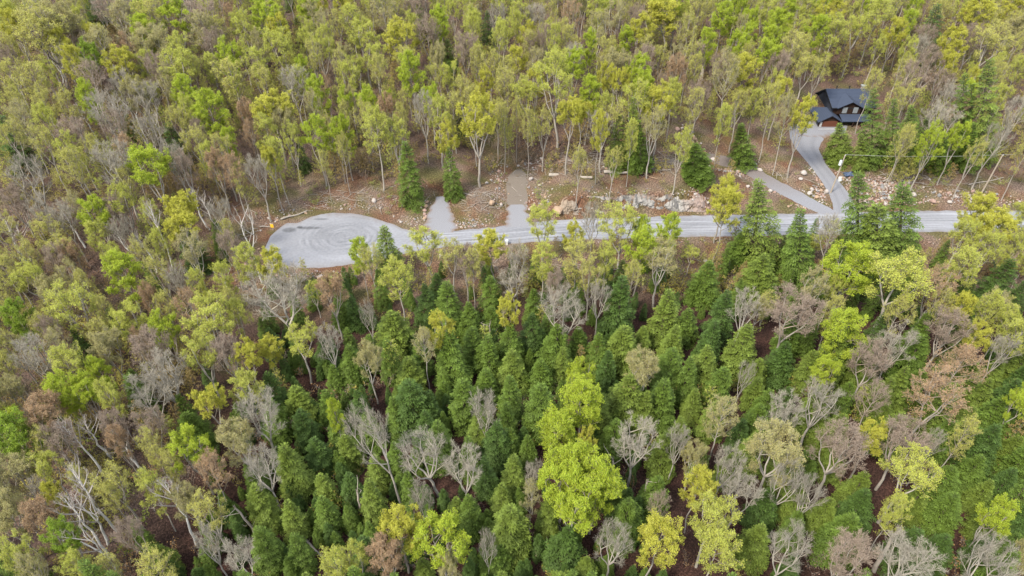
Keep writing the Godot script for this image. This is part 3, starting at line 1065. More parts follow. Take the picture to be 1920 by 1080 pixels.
func tree_kit() -> Dictionary:
	var kit := {}
	var grey := mat("grey bark", Color(.285, .26, .23), .9)
	var palebark := mat("pale bark", Color(.32, .295, .262), .9)
	var twig := mat("grey twig", Color(.21, .18, .15), .9)
	var btwig := mat("pale twig", Color(.28, .257, .21), .9)
	var ptwig := mat("pink twig", Color(.255, .205, .162), .9)
	var whitebark := mat("birch bark", Color(.60, .59, .565), .8)
	var dark := mat("hemlock bark", Color(.10, .08, .065), .9)
	# leafy shapes: broad, round, and tall forest-grown ones with a long bare trunk
	var round_ := []
	var tall := []
	var vase := []
	for k in 5: round_.append(grow(100 + k, {"clear": .38, "leaders": 1 if k % 2 else 4, "fork": .34, "limbs": 20, "up": .55}))
	for k in 5: tall.append(grow(200 + k, {"clear": .46, "leaders": 1 if k < 3 else 3, "fork": .46, "limbs": 18, "up": .65, "wob": .3}))
	for k in 6: vase.append(grow(300 + k, {"clear": .38, "leaders": 5 if k % 3 else 3, "fork": .36, "limbs": 27, "up": .75, "lift": .45, "subs": 10, "twigs": 7, "twiglets": 4, "fine": 1.0}))
	var birch := []
	for k in 4: birch.append(grow(400 + k, {"clear": .56, "leaders": 1 if k else 2, "fork": .4, "limbs": 11, "up": .85, "wob": .3, "wide": .85, "lift": .4, "subs": 4, "twigs": 3, "twiglets": 2, "girth": 1.35}))
	var spec := func(called: String, what: String, set_: Array, trunk: Material, br: Material, lf, per: float, size: float, spread: float, second: Color, group: String) -> Dictionary:
		var forms := []
		for k in set_.size():
			var t: Dictionary = set_[k]
			forms.append([t.trunk, t.branches, leaves(1000 + k * 7, t, per, size, spread, second) if lf else null])
		return {"name": called, "what": what, "forms": forms, "trunk": trunk, "br": br, "leaf": lf, "H": 18.0, "R": 4.3, "group": group}
	var both := round_ + tall
	kit["L"] = spec.call("lime_leafed_tree", "lime green leafy tree", [round_[0], round_[1], round_[2], round_[3], tall[3]], grey, twig, mat("lime leaf", Color(.33, .44, .045), .6, .9), 8.0, .165, .22, Color(1.12, .95, .9), "lime green leafy trees")
	kit["lg"] = spec.call("green_leafed_tree", "fresh mid green leafy tree", [round_[1], round_[4]], grey, twig, mat("green leaf", Color(.20, .31, .035), .6, .8), 8.5, .17, .22, Color(1.1, .95, .9), "green leafy trees")
	kit["Y"] = spec.call("golden_leafed_tree", "golden yellow green leafy tree", [round_[0], round_[2], round_[4], tall[0], tall[4]], grey, twig, mat("golden leaf", Color(.44, .455, .07), .6, .9), 8.0, .16, .2, Color(1.0, .93, .9), "golden leafy trees")
	kit["G"] = spec.call("pale_leafed_tree", "pale green young leafed tree", both, palebark, twig, mat("young leaf", Color(.41, .465, .098), .65, .9), 4.8, .15, .2, Color(1.08, .96, .85), "pale green trees in young leaf")
	kit["O"] = spec.call("budding_tree", "olive tree in bud", tall + [round_[0], round_[3], round_[4]], grey, twig, mat("olive bud", Color(.40, .425, .108), .7, .8), 3.4, .14, .18, Color(1.06, .92, .9), "olive budding trees")
	kit["K"] = spec.call("grey_budding_tree", "grey green budding tree", [round_[1], round_[2], vase[0], vase[1], tall[2]], palebark, btwig, mat("grey green bud", Color(.33, .33, .14), .7, .8), 3.4, .14, .18, Color(1.1, .95, .9), "grey green budding trees")
	kit["R"] = spec.call("rust_budded_tree", "rust orange budding tree", [round_[0], vase[2], tall[1]], grey, ptwig, mat("rust bud", Color(.33, .25, .145), .7, .7), 2.8, .15, .18, Color(1.0, .8, .8), "rust coloured trees")
	kit["P"] = spec.call("pink_twigged_tree", "pink twigged leafless tree", vase + [tall[2]], grey, ptwig, mat("pink bud", Color(.245, .20, .158), .7, .6), 1.2, .12, .14, Color(1.0, .9, .9), "pink twigged leafless trees")
	kit["B"] = spec.call("bare_tree", "bare pale grey tree", vase, palebark, btwig, null, 0, 0, 0, Color.WHITE, "bare grey trees")
	kit["W"] = spec.call("birch_tree", "white trunked bare birch", birch, whitebark, mat("birch twig", Color(.36, .33, .305), .9), null, 0, 0, 0, Color.WHITE, "white birches")
	kit["W"].R = 2.6
	for k in ["B", "P"]: kit[k].R = 4.0
	var hems := []
	for k in 6:
		var t := hemlock(500 + k, [.88, .98, .80, .92, 1.04, .84][k], [.38, .3, .48, .4, .34, .5][k])
		hems.append([t.trunk, t.crown])
		if k == 0: print("hemlock tris ", t.n, "  broad tree tris ", round_[0].n, " vase ", vase[0].n)
	for r in [["h", "mid green hemlock", Color(.088, .140, .020)], ["hl", "light yellowish hemlock", Color(.120, .168, .026)], ["hd", "dark green hemlock", Color(.056, .100, .019)]]:
		kit[r[0]] = {"name": "hemlock_tree", "what": r[1], "forms": hems, "trunk": dark, "leaf": mat(r[1], r[2], .6, 0.0), "H": 12.7, "R": 2.7, "group": r[1] + " trees"}
	return kit

func plant(k: Dictionary, form: int, where: Vector3, H: float, R: float, lean: float, label: String, yaw: float) -> Node3D:
	var o := thing(k.name, label, "tree", k.group)
	var b := Basis(Vector3.FORWARD, lean) * Basis(Vector3.UP, yaw) * Basis.from_scale(Vector3(R / k.R, H / k.H, R / k.R))
	o.transform = Transform3D(b, where)
	var f: Array = k.forms[form % k.forms.size()]
	put("trunk", f[0], k.trunk, o)
	if k.has("br"):
		put("branches", f[1], k.br, o)
		if f[2]: put("foliage", f[2], k.leaf, o)
	else:
		put("crown", f[1], k.leaf, o)
	return o

func forest(kit: Dictionary) -> void:
	var marks := LANDMARKS.split("|")
	var ways := ["right of", "lower right of", "below", "lower left of", "left of", "upper left of", "above", "upper right of"]
	var ranks := ["nearest", "second", "third", "fourth", "fifth", "sixth", "seventh", "eighth", "ninth", "tenth", "eleventh", "twelfth", "thirteenth", "fourteenth", "fifteenth", "sixteenth", "seventeenth", "eighteenth", "nineteenth", "twentieth"]
	var r := RandomNumberGenerator.new()
	r.seed = 77
	for row in TREES.split("\n", false):
		var a := row.split(" ", false)
		var k: Dictionary = kit[a[0]]
		var rank := int(a[8])
		var label := "%s, %s%s the %s" % [k.what, ranks[rank] + " " if rank >= 0 else "", ways[int(a[7])], marks[int(a[6])]]
		var x := float(a[1])
		var d := float(a[2])
		plant(k, r.randi() % k.forms.size(), at(x, d, -.15), float(a[3]), float(a[4]), float(a[5]), label, r.randf() * TAU)

func landmarks(kit: Dictionary) -> void:
	# broken snags, by hand: x, d, height, lean
	var wood := mat("snag wood", Color(0.322, 0.285, 0.248), .88)
	for row in SNAGS.split("\n", false):
		var a := row.split("|")
		var f := a[0].split_floats(" ", false)
		rng.seed = int(f[0] * 7 + 500)
		var o := thing("dead_snag", a[1].strip_edges(), "dead tree", "dead snags")
		o.transform = Transform3D(Basis(Vector3.FORWARD, f[3]), at(f[0], f[1], -.2))
		var g := Geo.new()
		var pts := []
		for k in 7: pts.append(Vector3(rng.randf_range(-.12, .12), f[2] * k / 6.0, rng.randf_range(-.12, .12)))
		g.path(pts, f[4], f[4] * .55, 8, Color.WHITE)
		for k in 5:
			var an := TAU * k / 5
			g.tube(pts[6] + Vector3(cos(an), 0, sin(an)) * f[4] * .3, pts[6] + Vector3(cos(an) * .8, 0, sin(an) * .8) * f[4] + Vector3(0, rng.randf_range(.2, .9), 0), f[4] * .16, .01, 4, Color.WHITE)
		put("trunk", g.mesh(), wood, o)
		for k in 5:
			g = Geo.new()
			var p: Vector3 = pts[2 + k % 5]
			var an := rng.randf() * TAU
			var q := p + Vector3(cos(an), rng.randf_range(.2, .9), sin(an)).normalized() * rng.randf_range(.6, 2.2)
			g.tube(p, q, f[4] * .15, .03, 5, Color.WHITE)
			g.tube(q, q + Vector3(rng.randf_range(-.5, .5), .5, rng.randf_range(-.5, .5)), .03, .01, 4, Color.WHITE)
			put("limb", g.mesh(), wood, o)

func undergrowth(kit: Dictionary) -> void:
	var twig: Material = mats["grey twig"]
	var kinds := [shrub(31, 2.2, .2), shrub(32, 1.6, .18), shrub(33, .8, .16), shrub(34, 2.6, .2)]
	var lf := [mat("olive brush", Color(.27, .235, .05), .7, .4), mat("rust brush", Color(.24, .14, .06), .7, .4), mat("pink brush", Color(.25, .16, .12), .7, .3), mat("green brush", Color(.23, .28, .045), .65, .4)]
	var spots := [[], [], [], []]
	var r := RandomNumberGenerator.new()
	r.seed = 12
	var n := FastNoiseLite.new()
	n.seed = 9; n.frequency = .03
	for k in 9000:
		var d := r.randf_range(38, 225)
		var x := r.randf_range(-1, 1) * (d * .82 + 22)
		var sd := minf(way_sd(x, d, main_way), side_sd(x, d))
		if sd < .8: continue
		if x > 68 and x < 90 and d > 145 and d < 165: continue
		var north := d > road_mid(x)
		if sd < 9 and north and r.randf() < .45: continue
		if not north and d < 92 and x > -48 and r.randf() < .85: continue
		var v := n.get_noise_2d(x, d)
		var pick := 0 if v > .05 else (2 if v < -.2 else 1)
		if r.randf() < .22: pick = r.randi() % 4
		var s := r.randf_range(.5, 1.35)
		if sd < 9: s *= r.randf_range(.25, .6)
		if sd < 9 and north and r.randf() < .5: pick = 3
		spots[pick].append(Transform3D(Basis(Vector3.UP, r.randf() * TAU).scaled(Vector3(s, s * r.randf_range(.8, 1.25), s)), at(x, d, -.05)))
	for k in 4:
		scatter("undergrowth", kinds[k].stems, twig, spots[k])
		scatter("undergrowth", kinds[k].leaves, lf[k], spots[k])
	# head-high to house-high saplings between the trunks
	var young := [sapling(61, .17), sapling(62, .17), sapling(63, .16)]
	var ylf := [mat("olive sapling", Color(.36, .35, .085), .7, .8), mat("khaki sapling", Color(.30, .225, .085), .7, .8), mat("green sapling", Color(.34, .38, .075), .7, .8)]
	var ysp := [[], [], []]
	for k in 2500:
		var d := r.randf_range(60, 222)
		var x := r.randf_range(-1, 1) * (d * .82 + 22)
		var sd := minf(way_sd(x, d, main_way), side_sd(x, d))
		var north := d > road_mid(x)
		if sd < (5.5 if north else 2.5): continue
		if x > 62 and x < 92 and d > 138 and d < 166: continue
		if x > -20 and x < 45 and north and d < (134.0 if x < 8 else 126.0): continue
		if not north and d < 92 and x > -48 and r.randf() < .9: continue
		var s := r.randf_range(.55, 1.25)
		if not north and d > 80: s *= .7
		var v := n.get_noise_2d(x + 300, d)
		var pick := 1 if v < -.12 else (0 if v < .15 else 2)
		if r.randf() < .3: pick = r.randi() % 3
		ysp[pick].append(Transform3D(Basis(Vector3.UP, r.randf() * TAU).scaled(Vector3(s, s * r.randf_range(.85, 1.3), s)), at(x, d, -.05)))
	for k in 3:
		scatter("saplings", young[k].stems, twig, ysp[k])
		scatter("saplings", young[k].leaves, ylf[k], ysp[k])
	# sticks and slash lying about the cleared bank
	var stick := Geo.new()
	stick.tube(Vector3(-1, .02, 0), Vector3(0, .09, .06), .03, .035, 5, Color.WHITE)
	stick.tube(Vector3(0, .09, .06), Vector3(1.1, .0, -.05), .035, .012, 5, Color.WHITE)
	stick.tube(Vector3(.1, .08, .05), Vector3(.7, .25, .4), .02, .008, 4, Color.WHITE)
	var sl := []
	for h in [[22, 127, 16, 2.5, 260], [33, 127.5, 4, 1.6, 140], [-5, 119, 6, 3, 110], [-30, 120, 14, 2.5, 160], [84, 126, 14, 3, 260], [55, 127, 6, 3, 90], [-52, 108, 4, 8, 90], [10, 131, 12, 3, 90], [20, 101, 50, 3, 160]]:
		for k in h[4]:
			var x: float = h[0] + r.randfn() * h[2] * .6
			var d: float = h[1] + r.randfn() * h[3] * .7
			if way_sd(x, d, main_way) < .6 or side_sd(x, d) < .4: continue
			var s := r.randf_range(.4, 1.5)
			sl.append(Transform3D(Basis.from_euler(Vector3(0, r.randf() * TAU, r.randf_range(-.15, .3))).scaled(Vector3(s, s, s)), at(x, d, .03)))
	scatter("fallen_sticks_debris", stick.mesh(), mats["weathered log"], sl)
	# small hemlocks in the shade of the big ones
	for pass_ in 2:
		var low := []
		for k in 430:
			var d := r.randf_range(40, 101)
			var x := r.randf_range(-42, 1.0 * (d * .82 + 22))
			if way_sd(x, d, main_way) < 3: continue
			if d > 80 and r.randf() < .6: continue
			if x > 20 and d < 85: continue
			var s := r.randf_range(.18, .42)
			low.append(Transform3D(Basis(Vector3.UP, r.randf() * TAU).scaled(Vector3(s * 1.35, s, s * 1.35)), at(x, d, -.05)))
		scatter("evergreen_undergrowth", kit["h"].forms[pass_ + 1][1], kit["hd" if pass_ else "h"].leaf, low)
	# the woods go on past the edges of the view
	var far := {"O": [], "G": [], "h": []}
	for k in 2600:
		var d := r.randf_range(8, 300)
		var x := r.randf_range(-1, 1) * (d * .95 + 60)
		var inside := d > 38 and d < 218 and absf(x) < d * .80 + 24
		if inside or way_sd(x, d, main_way) < 4: continue
		var key: String = ["O", "G", "h"][r.randi() % 3] if d > 60 else "h"
		var kk: Dictionary = kit[key]
		var s := r.randf_range(.75, 1.05)
		far[key].append(Transform3D(Basis(Vector3.UP, r.randf() * TAU).scaled(Vector3(s, s, s)), at(x, d, -.15)))
	for key in far:
		var f: Array = kit[key].forms[0]
		scatter("woods", f[0], kit[key].trunk, far[key])
		scatter("woods", f[1], kit[key].br if kit[key].has("br") else kit[key].leaf, far[key])
		if kit[key].has("br"): scatter("woods", f[2], kit[key].leaf, far[key])

const LANDMARKS := "turning circle|dark house|grey rock face|left gravel spur|right gravel spur|pole with the grey box|far roadside pole|broken pale snag|yellow tree beside the road|broad lime tree|white fan shaped bare tree|huge grey bare tree|gold tree with two limbs|gold tree behind the spurs|lime tree on a tall trunk|pink leafless dome|leaning tree with white limbs|bright lime dome|lime round tree by the road|log pile|rubble heap by the driveway|dirt track|large lime tree top left|lime tree beside the clearing|leaning white birch pair|clump of white birches|long white birch|pale birch by the circle|birch at the edge|lime round tree among birches|bright lime tree at mid slope|top left corner|top right corner|bottom left corner|bottom right corner|middle of the top edge|middle of the bottom edge|middle of the left edge|middle of the right edge|slanting bare tree|bare spreading tree|gold tree at the bottom|pale double tree|big feathery hemlock at the bottom|pointed hemlock|grey frosted bare tree|lime tree in the hemlocks|yellow pillar tree|dark hemlock on the upper slope|dark hemlock cluster at the edge|white dead top by the slope|upper middle slope|upper left slope"
const MARKS := [Vector2(-46.9, 110.4), Vector2(-1.0, 105.8), Vector2(72.5, 128.5), Vector2(70.2, 127.2)]
const BOULDERS := """-17.4 119.3 0.99 0.80|t|tan boulder at the far end of the row of five beside the west spur
-17.5 117.9 1.09 0.90|t|second boulder in the row of five beside the west spur
-17.7 116.7 0.97 0.80|k|middle boulder in the row of five beside the west spur
-17.6 115.4 0.97 0.80|k|fourth boulder in the row of five beside the west spur
-17.5 114.1 1.07 0.70|t|boulder nearest the road in the row of five by the west spur
-4.1 118.1 1.52 0.90|t|big tan block standing between the two gravel spurs
-2.2 118.3 0.65 1.50|p|narrow white stone just right of the big tan block
62.5 128.7 1.72 0.80|p|large pale boulder at the left edge of the drive
61.5 127.0 1.02 0.70|p|smaller pale boulder in front of the large one by the drive
62.4 122.8 1.34 0.85|p|round white boulder between the dirt track and the drive
63.5 121.6 1.11 0.80|t|tan boulder beside the round white one near the drive
65.9 123.2 1.01 1.50|p|pointed upright pale stone at the edge of the drive
65.9 125.9 0.79 0.80|t|small tan stone behind the pointed upright stone
-44.9 99.7 0.98 0.80|k|pinkish boulder at the lower left rim of the turning circle
-47.0 102.5 0.60 0.80|t|small tan stone on the left rim of the turning circle
-48.0 104.2 0.61 0.80|t|small stone above the others on the left rim of the circle
-34.7 96.1 1.35 0.70|p|pale rock below the front rim of the turning circle
-2.8 129.2 1.03 0.80|k|pink stone left of the dug earth behind the east spur
-5.3 124.6 0.78 0.90|p|white stone among the trees between the spurs
1.4 131.3 0.81 0.80|p|white stone on top of the dug earth heap
6.4 133.7 0.94 0.70|p|white stone in the green bank above the dug earth
5.8 123.8 0.89 0.70|p|white stone in the rubble right of the east spur
4.0 125.9 1.02 1.20|p|tall pale stone at the right side of the dug earth
9.2 115.7 2.58 0.60|t|wide tan rock at the left end of the grey rock face
4.0 117.8 0.98 0.80|t|tan stone at the top right of the east spur
53.1 132.8 1.41 0.90|g|grey rock at the bend of the dirt track
53.9 130.8 1.16 0.90|p|pale rock below the grey one at the track bend
49.5 124.0 0.90 0.80|p|white stone beside the dirt track near the yellow tree
56.7 118.4 0.77 0.70|t|tan stone at the lower edge of the dirt track
86.8 119.9 1.43 0.70|k|pinkish slab on the bank left of the pale roadside stones
90.2 119.7 1.10 0.80|p|pale stone low on the bank beside the right part of road
91.7 121.0 0.88 0.80|p|white stone high on the roadside bank
94.1 119.8 1.32 0.70|p|broad white stone on the roadside bank near the leaning pole
95.1 120.5 0.66 1.00|p|upright white chip beside the broad white stone
44.7 134.7 1.42 0.60|p|pale slab among the white rubble above the dirt track
42.9 131.1 0.81 0.90|p|pale stone at the left end of the dirt track
32.2 108.8 0.83 0.70|k|lone stone on the lower road shoulder
36.6 102.6 0.91 0.80|p|white stone on the dark bank below the road
92.2 128.4 0.91 0.70|p|white stone in the brush below the white trunks"""
const LOGS := """7.9 126.0 16.5 122.4 0.42|g|long grey log lying at the foot of the trees left of the log pile
19.1 124.7 23.8 124.3 0.40|g|front log of the log pile
19.4 125.9 24.3 125.4 0.38|b|middle brown log of the log pile
20.0 126.8 24.6 126.3 0.36|g|back log of the log pile
19.1 126.8 21.2 123.9 0.16|g|thin log slanting across the left of the log pile
27.3 125.6 32.9 124.5 0.16|g|thin grey pole lying right of the brush heap
26.1 125.0 29.8 122.0 0.14|b|thin branch slanting down from the brush heap
-46.2 113.8 -41.6 116.6 0.20|g|pale log along the far left rim of the turning circle
-49.7 111.2 -47.1 111.6 0.14|g|short pale pole left of the yellow marker
-10.1 120.9 -7.4 119.8 0.14|g|short pale log between the two spurs
78.2 125.2 84.7 128.8 0.14|g|slender fallen pole on the rubble by the drive
95.8 124.2 104.1 126.4 0.13|g|slender fallen pole beside the leaning utility pole
17.1 100.0 21.0 100.4 0.13|g|pale broken pole in the brush below the road
-28.1 48.0 -22.9 43.3 0.18|g|broken log on the ground in the hemlocks at the bottom"""
const SNAGS := """48.0 167.1 11.1 -0.14 0.42|tall broken pale snag without bark on the upper slope
45.8 43.1 9.6 -0.06 0.30|grey leaning snag at the bottom between two feathery hemlocks
-20.2 50.9 5.7 -0.00 0.22|short grey snag in the dark hemlocks near the bottom
17.9 51.7 6.3 -0.06 0.25|pale broken stub right of the broad lime tree
13.9 55.4 5.6 -0.06 0.25|grey snag touching the right side of the broad lime tree
-16.7 51.6 3.8 -0.40 0.16|crooked dead stem under the slanting bare tree
-3.9 82.3 4.3 0.06 0.14|thin white dead stem in the gap left of the white bare tree
-33.3 47.7 7.0 -0.19 0.20|leaning dead stem on the open leaf litter in the lower left"""
